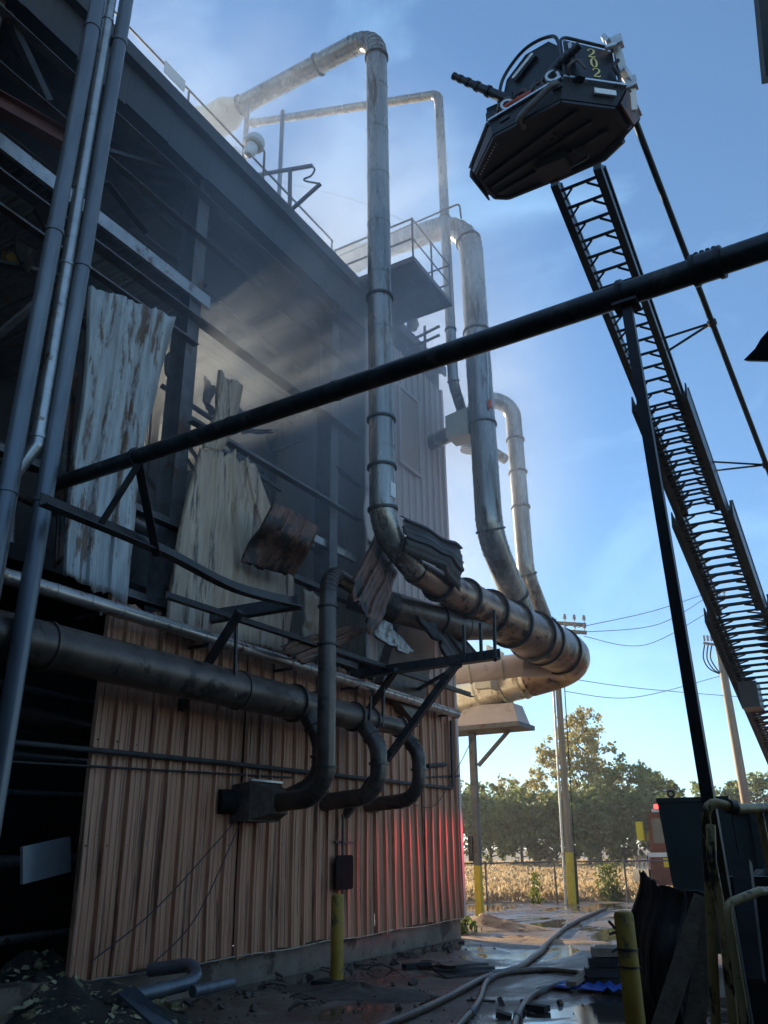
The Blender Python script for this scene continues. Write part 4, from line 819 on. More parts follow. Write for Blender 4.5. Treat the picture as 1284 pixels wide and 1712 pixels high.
# ------------------------------------------------------------------ fire truck
ft_ = thing('fire_truck', (-5.5, 31.5, 0), 'red fire truck parked across the yard behind the dark container', 'fire truck')
TX, TY = -7.7, 31.0
MB().hexa([V3(TX, TY, .45), V3(TX + 2.6, TY, .45), V3(TX + 2.6, TY + 2.5, .45), V3(TX, TY + 2.5, .45), V3(TX + .25, TY + .04, 2.75), V3(TX + 2.6, TY + .04, 2.75), V3(TX + 2.6, TY + 2.46, 2.75), V3(TX + .25, TY + 2.46, 2.75)]).build('cab', M['truck_red'], ft_, flat=True)
MB().bbox((TX + .3, TY + .1, 2.76), (TX + 2.5, TY + 2.4, 2.86)).build('cab_roof', M['white_paint'], ft_)
MB().bbox((TX + 2.65, TY, .7), (TX + 10.5, TY + 2.5, 2.9)).build('body', M['truck_red'], ft_)
for u in (.16, 1.30):
    d = MB().hexa([V3(TX + u + .02, TY - .02, .85), V3(TX + u + .9, TY - .02, .85), V3(TX + u + .9, TY - .002, .85), V3(TX + u + .02, TY - .002, .85), V3(TX + u + .02, TY + .012, 2.68), V3(TX + u + .9, TY + .012, 2.68), V3(TX + u + .9, TY + .03, 2.68), V3(TX + u + .02, TY + .03, 2.68)]).build('door', M['truck_red'], ft_, flat=True)
    MB().hexa([V3(TX + u + .12, TY - .03, 1.75), V3(TX + u + .8, TY - .03, 1.75), V3(TX + u + .8, TY - .01, 1.75), V3(TX + u + .12, TY - .01, 1.75), V3(TX + u + .12, TY - .005, 2.55), V3(TX + u + .8, TY - .005, 2.55), V3(TX + u + .8, TY + .01, 2.55), V3(TX + u + .12, TY + .01, 2.55)]).build('window', M['glass'], d, flat=True)
    MB().bbox((TX + u + .7, TY - .06, 1.5), (TX + u + .84, TY - .03, 1.54)).build('handle', M['chrome'], d)
MB().bbox((TX + .52, TY - .035, 1.0), (TX + .82, TY - .023, 1.28)).build('placard', M['yellow_sign'], ft_)
MB().hexa([V3(TX - .03, TY + .2, 1.7), V3(TX + .1, TY + .2, 1.7), V3(TX + .1, TY + 2.3, 1.7), V3(TX - .03, TY + 2.3, 1.7), V3(TX + .17, TY + .2, 2.6), V3(TX + .24, TY + .2, 2.6), V3(TX + .24, TY + 2.3, 2.6), V3(TX + .17, TY + 2.3, 2.6)]).build('windscreen', M['glass'], ft_, flat=True)
MB().bbox((TX - .55, TY - .02, .55), (TX - .02, TY + 2.52, .95)).build('bumper', M['chrome'], ft_)
for k in range(3): MB().lathe([(.07, 0), (.07, .3), (.1, .42)], (TX - .4 + k * .16, TY + .05, .95), 12).build('horn', M['chrome'], ft_)
MB().beam((TX + .2, TY - .05, 2.2), (TX - .18, TY - .22, 2.2), .04, .04).build('mirror_arm', M['steel'], ft_)
MB().bbox((TX - .2, TY - .3, 1.85), (TX + .02, TY - .14, 2.45)).build('mirror', M['yellow_sign'], ft_)
for y in (TY + .2, TY + 2.2): MB().box((TX - .01, y, 1.25), (.06, .28, .26)).build('headlight', M['led'], ft_)
lb = MB().bbox((TX + .4, TY + .2, 2.865), (TX + .75, TY + 2.3, 3.02)).build('light_bar', M['white_paint'], ft_)
MB().bbox((TX + .38, TY + .17, 2.88), (TX + .77, TY + .5, 3.0)).build('red_beacon', M['red_lamp'], lb)
MB().bbox((TX + 4.4, TY - .05, 2.95), (TX + 4.9, TY + .2, 3.1)).build('red_beacon', M['red_lamp'], ft_)
for x in (1.3, 6.6, 8.1):
    w = MB().lathe([(.3, 0), (.52, .01), (.55, .05), (.55, .3), (.5, .34), (.3, .34)], (TX + x, TY + .34, .55), 28, V3(0, -1, 0)).build('wheel', M['rubber'], ft_)
    MB().lathe([(.30, 0), (.28, .06), (.12, .05), (.1, .12), (.001, .12)], (TX + x, TY + 0.0, .55), 20, V3(0, -1, 0)).build('rim', M['chrome'], w)
MB().lathe([(.9, 0), (.9, .4), (.7, .5), (.7, 1.0)], (-2.7, TY + 1.25, 2.9), 24).build('turntable', M['steel'], ft_)
# red beacon light that washes the corner of the siding
rl = bpy.data.lights.new('beacon_light', 'SPOT'); rl.energy = 3000; rl.color = (1, .03, .03); rl.spot_size = RAD(8); rl.spot_blend = 1.0; rl.shadow_soft_size = .12
ro = bpy.data.objects.new('beacon_light', rl); COL.objects.link(ro); ro.parent = ft_
rp = V3(TX + 4.65, TY - .25, 3.05); ro.location = rp - ORG[ft_.name]; tgt = V3(-8, 15.2, 1.35); ro.rotation_euler = (tgt - rp).to_track_quat('-Z', 'Y').to_euler()

for (u, w, z, sx, sy, sz, mm_) in ((.02, .05, .10, .16, .12, .26, 'bucket'), (.10, .30, .35, .12, .2, .5, 'bucket'), (.55, .10, .10, .2, .14, .2, 'bucket'), (.85, .12, .12, .14, .14, .24, 'duct_black'), (1.15, .10, .08, .2, .12, .16, 'bucket'), (W * .74, .16, .18, .2, .16, .36, 'duct_black')):
    MB().box(F(u, w, z), (sx, sy, sz), Matrix.Rotation(math.atan2(ft.y, ft.x) + .2, 3, 'Z')).build('equipment_box', M[mm_], bk)
for u in (.22, .62, 1.0): MB().ring(F(u, .02, .20), inn + V3(0, 0, .3), .085, .06, 14, .05).build('valve', M['duct_black'], bk)

fc_ = sum(floor, Vector()) / n
for i in range(n): MB().beam(floor[i].lerp(fc_, .03) - V3(0, 0, .03), floor[(i + 1) % n].lerp(fc_, .03) - V3(0, 0, .03), .05, .04).build('floor_edge', M['bucket'], bk)
for u in (.25, .5, .75): MB().beam(floor[2].lerp(floor[0], u) - V3(0, 0, .03), floor[4].lerp(floor[7], u) - V3(0, 0, .03), .06, .05).build('floor_joist', M['bucket'], bk)
for k in range(12): MB().lathe([(.014, 0), (.014, -.02), (.001, -.021)], floor[2].lerp(floor[3], .05 + k * .08) + inn * .12 - V3(0, 0, .012), 6).build('bolt', M['silver'], bk)
MB().box(floor[9].lerp(floor[4], .25) - V3(0, 0, .10), (.5, .35, .16)).build('control_housing', M['bucket'], bk)
MB().tube(smooth([floor[9] + V3(0, -.2, -.1), floor[8] + V3(-.2, -.3, -.16), fc_ + V3(.3, 0, -.08)], 5), .03, 8).build('hydraulic_hose', M['bucket'], bk)

MB().prism([F(W * .58, .12, .0), F(W * .96, .12, .0), F(W * .96, .12, .55), F(W * .62, .12, .5)], inn * .1).build('front_panel', M['bucket'], bk, flat=True)
MB().prism([F(.02, .16, .0), F(.40, .16, .0), F(.34, .16, .62), F(.10, .16, .58)], inn * .1).build('front_panel', M['bucket'], bk, flat=True)
MB().bbox((TX + .02, TY - .012, 1.32), (TX + 2.6, TY - .004, 1.46)).build('reflective_stripe', M['white_paint'], ft_)

for k in range(9): MB().box(F(.1 + k * .17, .14 + .05 * (k % 2), .10 + .07 * ((k * 5) % 3)), (.15, .14, .22 + .08 * (k % 3)), Matrix.Rotation(.3 * k, 3, 'Z')).build('equipment_box', M['bucket'], bk)
for k in range(5): MB().tube(smooth([F(.15 + k * .3, .05, .02), F(.2 + k * .3, -.06, .12 + .05 * (k % 2)), F(.32 + k * .3, .0, .22), F(.40 + k * .3, .08, .06)], 4), .022, 8).build('hose_loop', M['bucket' if k % 2 else 'duct_black'], bk)
for u in (.3, .75, 1.2): MB().box(F(u, -.075, -.16), (.16, .03, .07), Matrix.Rotation(math.atan2(ft.y, ft.x), 3, 'Z')).build('marker_lamp', M['flange'], bk)
# ------------------------------------------------------------------ yard objects
def bollard(loc, r, h, label, lean=0.0, base=True):
    t = thing('bollard', loc, label, 'bollard', 'yellow bollards'); l = Vector(loc)
    MB().tube([l, l + V3(0, lean, h - .04), l + V3(0, lean, h - .01), l + V3(0, lean, h)], [r, r, r * .85, r * .4], 24).build('post', M['bollard'], t, sharp=50)
    if base: MB().box(l + V3(-.08, -.08, .05), (r * 4, r * 3.4, .1)).build('footing', M['soot'], t)
    return t
bl = PZ(563, 1652); bollard(bl, .085, 1.12, 'grubby yellow bollard standing beside the siding below the dark plate')
br = PD(1038, 1522, 7.6); t = bollard((br.x + .02, br.y, 0), .088, br.z, 'yellow bollard in the right foreground with wires twisted round it', base=False)
for z in (.80, .66): MB().ring((br.x + .02, br.y, z), (0.05, 0, 1), .097, .014, 20, .08).build('tie_wire', M['steel'], t)
for q in (((1018, 1540), (1028, 1552)), ((1018, 1562), (1030, 1558)), ((1022, 1592), (1032, 1586))): MB().tube([PD(*q[0], 7.5), PD(*q[1], 7.5)], .012, 6).build('wire_end', M['steel'], t)

# hoses
def hose(pts, r, label):
    p = smooth([PZ(x, y, r) for x, y in pts], 8)
    p = [q + V3(.02 * noise.noise(q * .9), .02 * noise.noise(q * .9 + V3(5, 5, 5)), 0) for q in p]
    t = thing('fire_hose', p[0], label, 'hose', 'fire hoses on the ground'); MB().tube(p, [r * (1 + .12 * noise.noise(q * 2.5)) for q in p], 12).build('jacket', M['hose'], t)
    for s in (.32, .74):
        c, d = at_len(p, plen(p) * s); MB().tube([c - d * .13, c - d * .05, c + d * .05, c + d * .13], [r * 1.15, r * 1.3, r * 1.3, r * 1.15], 14).build('coupling', M['girt'], t)
Z7 = lambda x, y: (560 + x / 2.568, 1450 + y / 2.568)
hose([(1012, 1519), Z7(1020, 240), Z7(930, 310), Z7(860, 380), Z7(780, 432), Z7(650, 472), Z7(480, 560), Z7(230, 672), Z7(20, 760)], .042, 'longest fire hose, winding from the far sunlit yard to the near left')
hose([Z7(1045, 452), Z7(900, 440), Z7(790, 447), Z7(700, 462), Z7(652, 492), Z7(620, 570), Z7(540, 672), Z7(480, 740)], .036, 'middle fire hose crossing the long one in a wet patch')
hose([Z7(1090, 470), Z7(940, 508), Z7(850, 548), Z7(800, 602), Z7(776, 672), Z7(765, 730)], .036, 'shortest fire hose curving out from the blue tarp')
# sand heap at the post
def mound(name, c, rx, ry, h, m, label, cat, n=30, seed=0, rough=.35):
    mb = MB(); R_ = 12
    mb.v.append(V3(c.x, c.y, c.z + h))
    for i in range(1, R_ + 1):
        for j in range(n):
            a = 2 * math.pi * j / n; t = i / R_; ro = 1 + rough * noise.noise((math.cos(a) * 1.6 + seed, math.sin(a) * 1.6, seed))
            z = h * (1 - t) ** 1.3 * (1 + .5 * noise.noise((t * 3 + seed, math.cos(a) * 2, math.sin(a) * 2))) - (.02 if i == R_ else 0)
            mb.v.append(V3(c.x + rx * t * ro * math.cos(a), c.y + ry * t * ro * math.sin(a), c.z + z))
    mb.f = [(0, 1 + j, 1 + (j + 1) % n) for j in range(n)] + [(1 + (i - 1) * n + j, 1 + i * n + j, 1 + i * n + (j + 1) % n, 1 + (i - 1) * n + (j + 1) % n) for i in range(1, R_) for j in range(n)]
    return mb.build(name, m, None, label, cat=cat, sharp=70)
mound('sand_heap', PZ(812, 1552), 1.5, .9, .28, M['sand'], 'small orange sand heap round the foot of the yellow footed post', 'sand heap', seed=2)
mound('sand_heap', PZ(880, 1572), 1.7, .5, .07, M['sand'], 'low spill of orange sand beside the long hose', 'sand heap', seed=6)
mound('dirt_bank', PZ(600, 1660), 1.2, .7, .12, M['rubble'], 'low dark dirt bank at the bollard foot', 'dirt bank', seed=9)
# scrap lying on the wet ground
def scrap(name, a, b, w, h, m, label, cat): 
    p, q = PZ(*a, h / 2 + .005), PZ(*b, h / 2 + .005); return MB().beam(p, q, w, h).build(name, M[m], None, label, cat=cat)
sheet([(PZ(697, 1616, .05), PZ(745, 1633, .03)), (PZ(760, 1618, .09), PZ(790, 1629, .03)), (PZ(815, 1612, .06), PZ(838, 1624, .03))], 2, jag=.05, amp=.035, seed=31).build('fallen_sheet', M['char_sheet'], None, 'flattened dark sheet lying by the hose crossing', cat='metal sheet', solid=.006)
scrap('timber_offcut', (675, 1616), (718, 1612), .12, .07, 'soot', 'charred timber offcut near the plinth', 'timber')
scrap('timber_offcut', (826, 1541), (842, 1548), .25, .10, 'soot', 'dark lump of timber beside the sand heap', 'timber')
scrap('timber_offcut', (884, 1683), (915, 1687), .12, .06, 'soot', 'small black block between the near hoses', 'timber')
dbm = MB()
for k in range(330):
    if k < 60: p = PZ(random.uniform(560, 720), random.uniform(1590, 1700))
    elif k < 240: p = V3(-7.75 + abs(random.gauss(0, .5)), random.uniform(7, 16), 0)
    else: p = PZ(random.uniform(300, 1000), random.uniform(1640, 1711))
    s = random.choice((.008, .01, .012, .015, .02, .03, .07)) * random.uniform(.6, 1.2)
    dbm.box(p + V3(0, 0, s * .3), (s * random.uniform(.7, 2.2), s, s * .8), Matrix.Rotation(random.uniform(0, 3), 3, (random.random(), random.random(), 1)))
for k in range(26):
    p = PZ(random.uniform(430, 800), random.uniform(1600, 1705)) if k < 16 else V3(-7.7 + random.uniform(0, .5), random.uniform(8, 14), 0)
    a_ = random.uniform(0, 3.1); L_ = random.uniform(.12, .45); d0 = V3(math.cos(a_), math.sin(a_), 0)
    dbm.tube(smooth([p + V3(0, 0, .02), p + d0 * L_ * .4 + V3(.04, 0, random.uniform(.02, .10)), p + d0 * L_ + V3(0, .05, .015)], 3), [random.uniform(.006, .022)] * 7, 5)
dbm.build('rubble', M['rubble'], None, 'dark crumbs of rubble scattered over the wet ground', cat='rubble', kind='stuff', flat=True, origin=(0, 0, 0))
# pipes on the ground at the left
gp1 = thing('loose_pipe', PZ(280, 1660), 'shiny bent pipe end lying at the foot of the siding', 'pipe')
MB().tube(bend([PD(200, 1672, 8.6), PD(330, 1640, 9.2), PD(322, 1612, 9.5), PD(250, 1622, 9.6)], .22, 6), .075, 18).build('tube', M['conduit'], gp1); c = PD(268, 1655, 8.95); MB().ring(c, PD(330, 1640, 9.2) - PD(200, 1672, 8.6), .085, .04, 18, .06).build('coupling', M['conduit'], gp1)
MB().tube([PD(322, 1658, 8.9), PD(388, 1643, 9.4)], .06, 14).build('loose_pipe', M['conduit'], None, 'short straight pipe beside the bent one', cat='pipe')
# debris heap near left
hp = mound('debris_heap', PZ(60, 1705) + V3(0, 0, 0), 1.9, 1.5, .62, M['wood_dust'], 'heap of burnt insulation with pale scraps in the near left corner', 'debris', n=60, seed=14, rough=.5)
fk = MB(); hc = PZ(60, 1705)
for k in range(900):
    a = random.uniform(0, 6.28); t = math.sqrt(random.random()); x, y = hc.x + 1.8 * t * math.cos(a), hc.y + 1.45 * t * math.sin(a)
    z = max(.02, .62 * (1 - t) ** 1.3 + random.uniform(0, .05)); s = random.uniform(.02, .07)
    if noise.noise((x * 2.2, y * 2.2, 3)) < -.05: continue
    rt = Matrix.Rotation(random.uniform(0, 3), 3, (random.random(), random.random(), random.random()))
    fk.add([V3(x, y, z) + rt @ V3(*q) for q in ((-s, -s * .5, 0), (s, -s * .4, 0), (s * .7, s * .5, .01), (-s * .6, s * .6, 0))], [(0, 1, 2, 3)])
fk.build('pale_scraps', M['flake'], None, 'pale torn scraps strewn over the debris heap', cat='scraps', kind='stuff', flat=True, origin=hc)
MB().prism([PD(195, 1665, 7.2), PD(225, 1655, 7.2), PD(300, 1725, 6.8), PD(262, 1725, 6.8)], (0, 0, .03)).build('bent_sheet', M['conduit'], None, 'blue grey metal strip sliding off the debris heap', cat='metal strip', flat=True)

# ------------------------------------------------------------------ right foreground: container, plastic, railings
ct = thing('waste_container', (-2, 15, 0), 'dark green steel waste container behind the yellow rails', 'container')
ca = PD(1098, 1336, 13.0); zt_ = ca.z
cdx = Vector((.99, .12, 0)).normalized(); cdy = Vector((-.12, .99, 0)).normalized()
def Cc(u, w, z): return V3(ca.x, ca.y, 0) + cdx * u + cdy * w + V3(0, 0, z)
u1 = 1.05
MB().hexa([Cc(.12, 0, .2), Cc(u1, 0, .2), Cc(u1, .8, .2), Cc(.12, .8, .2), Cc(0, 0, zt_), Cc(u1, 0, zt_), Cc(u1, .8, zt_), Cc(0, .8, zt_)]).build('end_bin', M['container'], ct, flat=True)
MB().hexa([Cc(u1 + .01, .05, .2), Cc(5.5, .05, .2), Cc(5.5, .8, .2), Cc(u1 + .01, .8, .2), Cc(u1 + .01, .05, zt_ - .12), Cc(5.5, .05, zt_ - .12), Cc(5.5, .8, zt_ - .12), Cc(u1 + .01, .8, zt_ - .12)]).build('body', M['container'], ct, flat=True)
MB().beam(Cc(u1 + .02, 0, zt_ - .2), Cc(5.5, 0, zt_ - .2), .09, .10).build('top_rail', M['container'], ct)
for u in (1.35, 2.2, 3.05): MB().beam(Cc(u, -.01, .25), Cc(u, -.01, zt_ - .26), .08, .08).build('rib', M['container'], ct)
MB().beam(Cc(-.01, -.012, zt_ - .02), Cc(u1, -.012, zt_ - .02), .05, .06).build('rim', M['container'], ct)
MB().ring(Cc(.22, .02, zt_ + .07), cdy, .06, .025, 14, .03).build('lifting_eye', M['steel'], ct)
# crumpled black plastic
rows = [((1064, 1460), (1185, 1483)), ((1066, 1490), (1190, 1500)), ((1052, 1540), (1190, 1560)), ((1050, 1600), (1185, 1640)), ((1062, 1660), (1180, 1690)), ((1075, 1730), (1180, 1750))]
sheet([(PD(*a, 8.6), PD(*b, 8.2)) for a, b in rows], 3, jag=.03, curl=.18, amp=.03, crumple=.10, seed=44).build('crumpled_sheet', M['char_sheet'], None, 'crumpled black sheet standing against the waste container', cat='metal sheet', solid=.008)
# guard rails
def railing(name, paths, label, r=.033):
    t = thing(name, V3(paths[0][-1].x, paths[0][-1].y, 0), label, 'railing', 'scuffed yellow pipe rails')
    for p in paths: MB().tube(bend(p, .06, 4), r, 14).build('pipe', M['rail'], t)
    return t
def drop(p): return V3(p.x, p.y, 0)
a = PD(1158, 1760, 4.1); p1 = PD(1182, 1395, 4.2); p2 = PD(1178, 1338, 4.2)
rt_ = railing('guard_rail', [[drop(PD(1165, 1700, 4.15)), p1, p2, PD(1232, 1352, 4.3), PD(1300, 1350, 4.6)]], 'tall scuffed yellow pipe guard with cranked top in the right foreground', .025)
MB().ring(PD(1222, 1349, 4.28), PD(1232, 1352, 4.3) - p2, .036, .05, 14, .02).build('clamp', M['flange'], rt_)
MB().tube([PD(1268, 1350, 4.5), PD(1290, 1460, 4.4)], .021, 12).build('baluster', M['rail'], rt_)
rt2 = railing('guard_rail', [[drop(PD(1207, 1700, 3.9)), PD(1210, 1548, 3.95), PD(1190, 1440, 4.05), PD(1188, 1380, 4.15)]], 'kinked yellow pipe leaning between the tall guard and the low rail', .024)
rt3 = railing('guard_rail', [[drop(PD(1250, 1712, 3.7)), PD(1222, 1560, 3.8), PD(1214, 1512, 3.85), PD(1270, 1490, 4.0), PD(1320, 1490, 4.2)]], 'low pipe rail bending toward the right frame edge', .021)
# dark box added behind the rails to keep that corner black
sk = thing('dark_filler', PD(1240, 1500, 6.4), 'black filler box added close behind the low pipe rail', 'dark filler')
s0_ = PD(1205, 1478, 6.4); sx_ = V3(.99, .12, 0); sy_ = V3(-.12, .99, 0)
def Sk(u, w, z): return V3(s0_.x, s0_.y, 0) + sx_ * u + sy_ * w + V3(0, 0, z)
zz_ = s0_.z
MB().hexa([Sk(.12, 0, .1), Sk(2.6, 0, .1), Sk(2.6, .9, .1), Sk(.12, .9, .1), Sk(0, 0, zz_), Sk(2.6, 0, zz_), Sk(2.6, .9, zz_), Sk(0, .9, zz_)]).build('body', M['container'], sk, flat=True)
MB().beam(Sk(-.02, -.03, zz_ + .02), Sk(2.6, -.03, zz_ + .02), .07, .07).build('rim', M['container'], sk)
for u in (.4, .95, 1.5): MB().beam(Sk(u, -.03, .15), Sk(u, -.03, zz_ - .04), .06, .06).build('rib', M['container'], sk)
for k in range(5): MB().beam(Sk(.1 + k * .28, .3, zz_ - .1), Sk(.3 + k * .22, .5 + .1 * k, zz_ + .08 + .07 * (k % 3)), .09, .03).build('filler_piece', M['char_sheet'], sk)
# leaning planks
for k, (q, D, lab) in enumerate(((((1176, 1500), (1112, 1700)), 5.0, 'left of two dark planks leaning behind the yellow guard'), (((1200, 1480), (1160, 1720)), 4.9, 'right of two dark planks leaning behind the yellow guard'))):
    a_, b_ = PD(*q[0], D), PD(*q[1], D - .3); MB().beam(a_, b_ + (b_ - a_) * .6, .11, .03, CAM - a_).build('leaning_plank', M['plank'], None, lab, cat='plank')
MB().beam(PD(1240, 1440, 5.0), PD(1262, 1640, 4.6), .10, .10).build('leaning_post', M['steel'], None, 'dark square post leaning behind the low rail', cat='post')
# crate stack and tarp
cs = thing('timber_stack', PZ(1015, 1650), 'stack of dark timbers on the blue tarp behind the right bollard', 'timber')
b0 = PZ(1018, 1652)
for k in range(4):
    for j in range(2):
        MB().box(b0 + V3(.12 + .02 * k, .12 + j * .25, .06 + k * .115), (.95 - .06 * k, .22, .10), Matrix.Rotation(RAD(25 + random.uniform(-7, 7)), 3, 'Z')).build('timber', M['plank'] if k == 3 else M['char_sheet'], cs)
tp_ = MB(); nx, ny = 16, 9; t0, t1 = PZ(925, 1657), PZ(1075, 1668)
for i in range(nx + 1):
    for j in range(ny + 1):
        p = t0.lerp(t1, i / nx) + V3(-.1, .45, 0) * (j / ny) * (1 + .3 * noise.noise((i * .5, 2, 2))); p.z = .03 + .10 * abs(noise.noise((i * .55, j * .6, 1)))
        tp_.v.append(p)
tp_.f = [(i * (ny + 1) + j, (i + 1) * (ny + 1) + j, (i + 1) * (ny + 1) + j + 1, i * (ny + 1) + j + 1) for i in range(nx) for j in range(ny)]
tp_.build('tarpaulin', M['tarp'], None, 'crumpled blue tarpaulin on the wet ground under the timbers', cat='tarpaulin', sharp=60, solid=.004)
MB().beam(PZ(955, 1645, .10), PZ(998, 1615, .14), .12, .05).build('loose_board', M['plank'], None, 'grey board resting on the blue tarpaulin', cat='board')

# ------------------------------------------------------------------ fence, poles, wires
fe = thing('chain_link_fence', FB, 'low chain link fence between yard and dry field', 'fence')
FH = 1.22
MB().tube([FL + V3(0, 0, FH), FR + V3(0, 0, FH)], .024, 8).build('top_rail', M['girt'], fe)
for k in range(-3, 9):
    p = FA.lerp(FB, k); p.z = 0; MB().tube([p, p + V3(0, 0, FH + .06)], .032, 8).build('fence_post', M['girt'], fe)
cm = MB(); L0 = FA - fdir * 6; hh = FH - .04
s = 0
while s < 20:
    for sg in (1, -1):
        a = L0 + fdir * s + V3(0, 0, .03); b = L0 + fdir * (s + sg * hh) + V3(0, 0, hh)
        cm.add([a, a + V3(0, 0, .006) + fdir * .004, b + V3(0, 0, .006) + fdir * .004, b], [(0, 1, 2, 3)])
    s += .075
cm.build('chain_mesh', M['girt'], fe, kind='stuff', flat=True)

def pole(name, base, top, r0, r1, label, arms):
    t = thing(name, base, label, 'utility pole', 'utility poles'); MB().tube([base, base.lerp(top, .5), top], [r0, (r0 + r1) / 2, r1], 18).build('pole', M['wood_pole'], t)
    for (h, L, ang) in arms:
        c = base.lerp(top, h); d = V3(math.cos(ang), math.sin(ang), -.18); MB().beam(c - d * L * .5, c + d * L, .1, .12).build('crossarm', M['wood_pole'], t)
        for u in (-.45, .35, .65, .95):
            q = c + d * L * u + V3(0, 0, .06); MB().lathe([(.02, 0), (.02, .1), (.07, .12), (.05, .16), (.075, .19), (.05, .23), (.06, .27), (.001, .3)], q, 10).build('insulator', M['porcelain'], t)
    return t
b1 = PZ(957, 1512); b1.z = 0; tp1 = PY(926, 1035, b1.y + .0)
u1p = pole('utility_pole', b1, tp1, .12, .09, 'utility pole with yellow guard beyond the fat duct', [(.985, 1.1, RAD(8)), (.955, 1.1, RAD(8))])
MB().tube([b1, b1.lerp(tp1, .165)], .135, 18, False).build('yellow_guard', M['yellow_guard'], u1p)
MB().tube([b1 + V3(-.19, -.05, 0), b1.lerp(tp1, .75) + V3(-.16, -.05, 0)], .045, 10).build('riser_conduit', M['galv'], u1p)
gw0, gw1 = PZ(966, 1511), PY(944, 1150, b1.y); MB().tube([gw0, gw1.lerp(gw0, -.3)], .018, 6).build('guy_wire', M['wire'], u1p); MB().tube([gw0, gw0.lerp(gw1, .22)], .05, 8).build('guy_guard', M['steel'], u1p)
Y2 = 37.0; tp2 = PY(1187, 993, Y2); b2 = PY(1262, 1425, Y2); b2.z = 0
u2p = pole('utility_pole', b2, tp2, .20, .14, 'bare wooden utility pole behind the ladder at the right', [(.985, .7, RAD(-25))])
cz = PY(1190, 1075, Y2); MB().beam(PY(1176, 1075, Y2), PY(1212, 1080, Y2), .08, .1).build('cutout_arm', M['wood_pole'], u2p)
for k, x in enumerate((1178, 1184, 1190)):
    MB().lathe([(.03, 0), (.06, .06), (.04, .12), (.06, .18), (.03, .26)], PY(x, 1072, Y2), 8).build('insulator', M['porcelain'], u2p)
    MB().tube(smooth([PY(x, 1078, Y2), PY(x - 2, 1100, Y2), PY(x + 8, 1118, Y2), PY(1207, 1128, Y2)], 5), .03, 6).build('cable_tail', M['wire'], u2p)
for k, (pts, lab) in enumerate((
    (((966, 1049), (1090, 1022), (1187, 990)), 'top power line strung between the two utility poles'), (((972, 1057), (1100, 1044), (1187, 995)), 'second power line from the top between the poles'),
    (((977, 1064), (1080, 1078), (1190, 1020)), 'lowest power line between the poles, sagging most'), (((955, 1135), (1080, 1152), (1300, 1170)), 'slack service line passing the thin right post from the nearer pole'),
    (((945, 1156), (1060, 1166), (1205, 1130)), 'service line crossing the slack one low down'))):
    P = [PY(x, y, b1.y + (Y2 - b1.y) * (x - 950) / 240) for x, y in pts]; MB().tube(smooth(P, 8), .012, 5).build('power_line', M['wire'], None, lab, cat='cable', group='power lines')
MB().tube(smooth([PY(345, 280, 19), PY(560, 325, 19), PY(690, 375, 19), PY(800, 420, 19)], 6), .008, 5).build('roof_wire', M['wire'], None, 'thin wire strung above the roof behind the tall riser', cat='cable')

# ------------------------------------------------------------------ field and trees
import numpy as np
rng = np.random.default_rng(5)
def quads(name, P, S, m, parent=None, label=None, kind=None, cat=None, tall=1.0, origin=(0, 0, 0), upright=0.0, group=None):
    """many leaf-sized faces, one mesh"""
    n = len(P); a = rng.normal(size=(n, 3)); a[:, 2] *= (1 - upright); a /= np.linalg.norm(a, axis=1)[:, None]
    b = rng.normal(size=(n, 3)); b[:, 2] += upright * 4; b -= (b * a).sum(1)[:, None] * a; b /= np.linalg.norm(b, axis=1)[:, None]
    a = a * S[:, None] * .5; b = b * S[:, None] * .5 * tall; o = np.array(origin)
    v = np.stack([P - a * .5 - b, P + a - b * .2, P + a * .4 + b, P - a + b * .3], 1).reshape(-1, 3) - o
    me = bpy.data.meshes.new(name); me.vertices.add(n * 4); me.vertices.foreach_set('co', v.astype(np.float32).ravel()); me.loops.add(n * 4); me.loops.foreach_set('vertex_index', np.arange(n * 4, dtype=np.int32))
    me.polygons.add(n); me.polygons.foreach_set('loop_start', np.arange(0, n * 4, 4, dtype=np.int32)); me.update(calc_edges=True); me.materials.append(m)
    ob = bpy.data.objects.new(name, me); COL.objects.link(ob)
    if parent is not None: ob.parent = parent
    else: ob.location = origin
    return tag(ob, label, cat, group, kind)
fn = Vector((-fdir.y, fdir.x, 0))
N = 190000; d_ = 1.2 + rng.random(N) ** 1.05 * 64; s_ = rng.uniform(-16, 22, N) * (1 + d_ / 45)
base = np.array(FB)[None] + np.outer(s_ - 3 - d_ * .1, np.array(fdir)) + np.outer(d_, np.array(fn)); base[:, 2] = rng.uniform(.02, .46, N) * (.85 + .15 * np.sin(s_ * 1.3))
quads('soybean_crop', base, rng.uniform(.05, .13, N) * (1 + d_ / 45), M['soy'], None, 'dry brown soybean crop filling the field beyond the fence', 'stuff', 'crop', 1.8, upright=.6)
def weeds(x, y, n, h, w, m, lab):
    c = np.array(PZ(x, y)); P = c[None] + np.stack([rng.normal(0, w, n), rng.normal(0, w, n), rng.random(n) * h], 1); n *= 2; P = c[None] + np.stack([rng.normal(0, w, n), rng.normal(0, w, n), rng.random(n) ** 1.3 * h], 1); quads('weed_clump', P, rng.uniform(.04, .10, n), M[m], None, lab, 'stuff', 'weeds', 1.6, origin=tuple(c), upright=.4, group='weeds along the fence')
weeds(1022, 1505, 420, 1.1, .22, 'weed', 'tall green weed clump at the fence behind the right bollard')
weeds(898, 1511, 90, .9, .10, 'weed', 'small yellow green weed at the fence near the guarded pole')
weeds(1012, 1442, 60, .5, .3, 'leaf_gold', 'yellow sprig on the fence top near the fire truck')
weeds(765, 1560, 160, .35, .2, 'leaf_dark', 'low moss and weeds on the plinth corner')

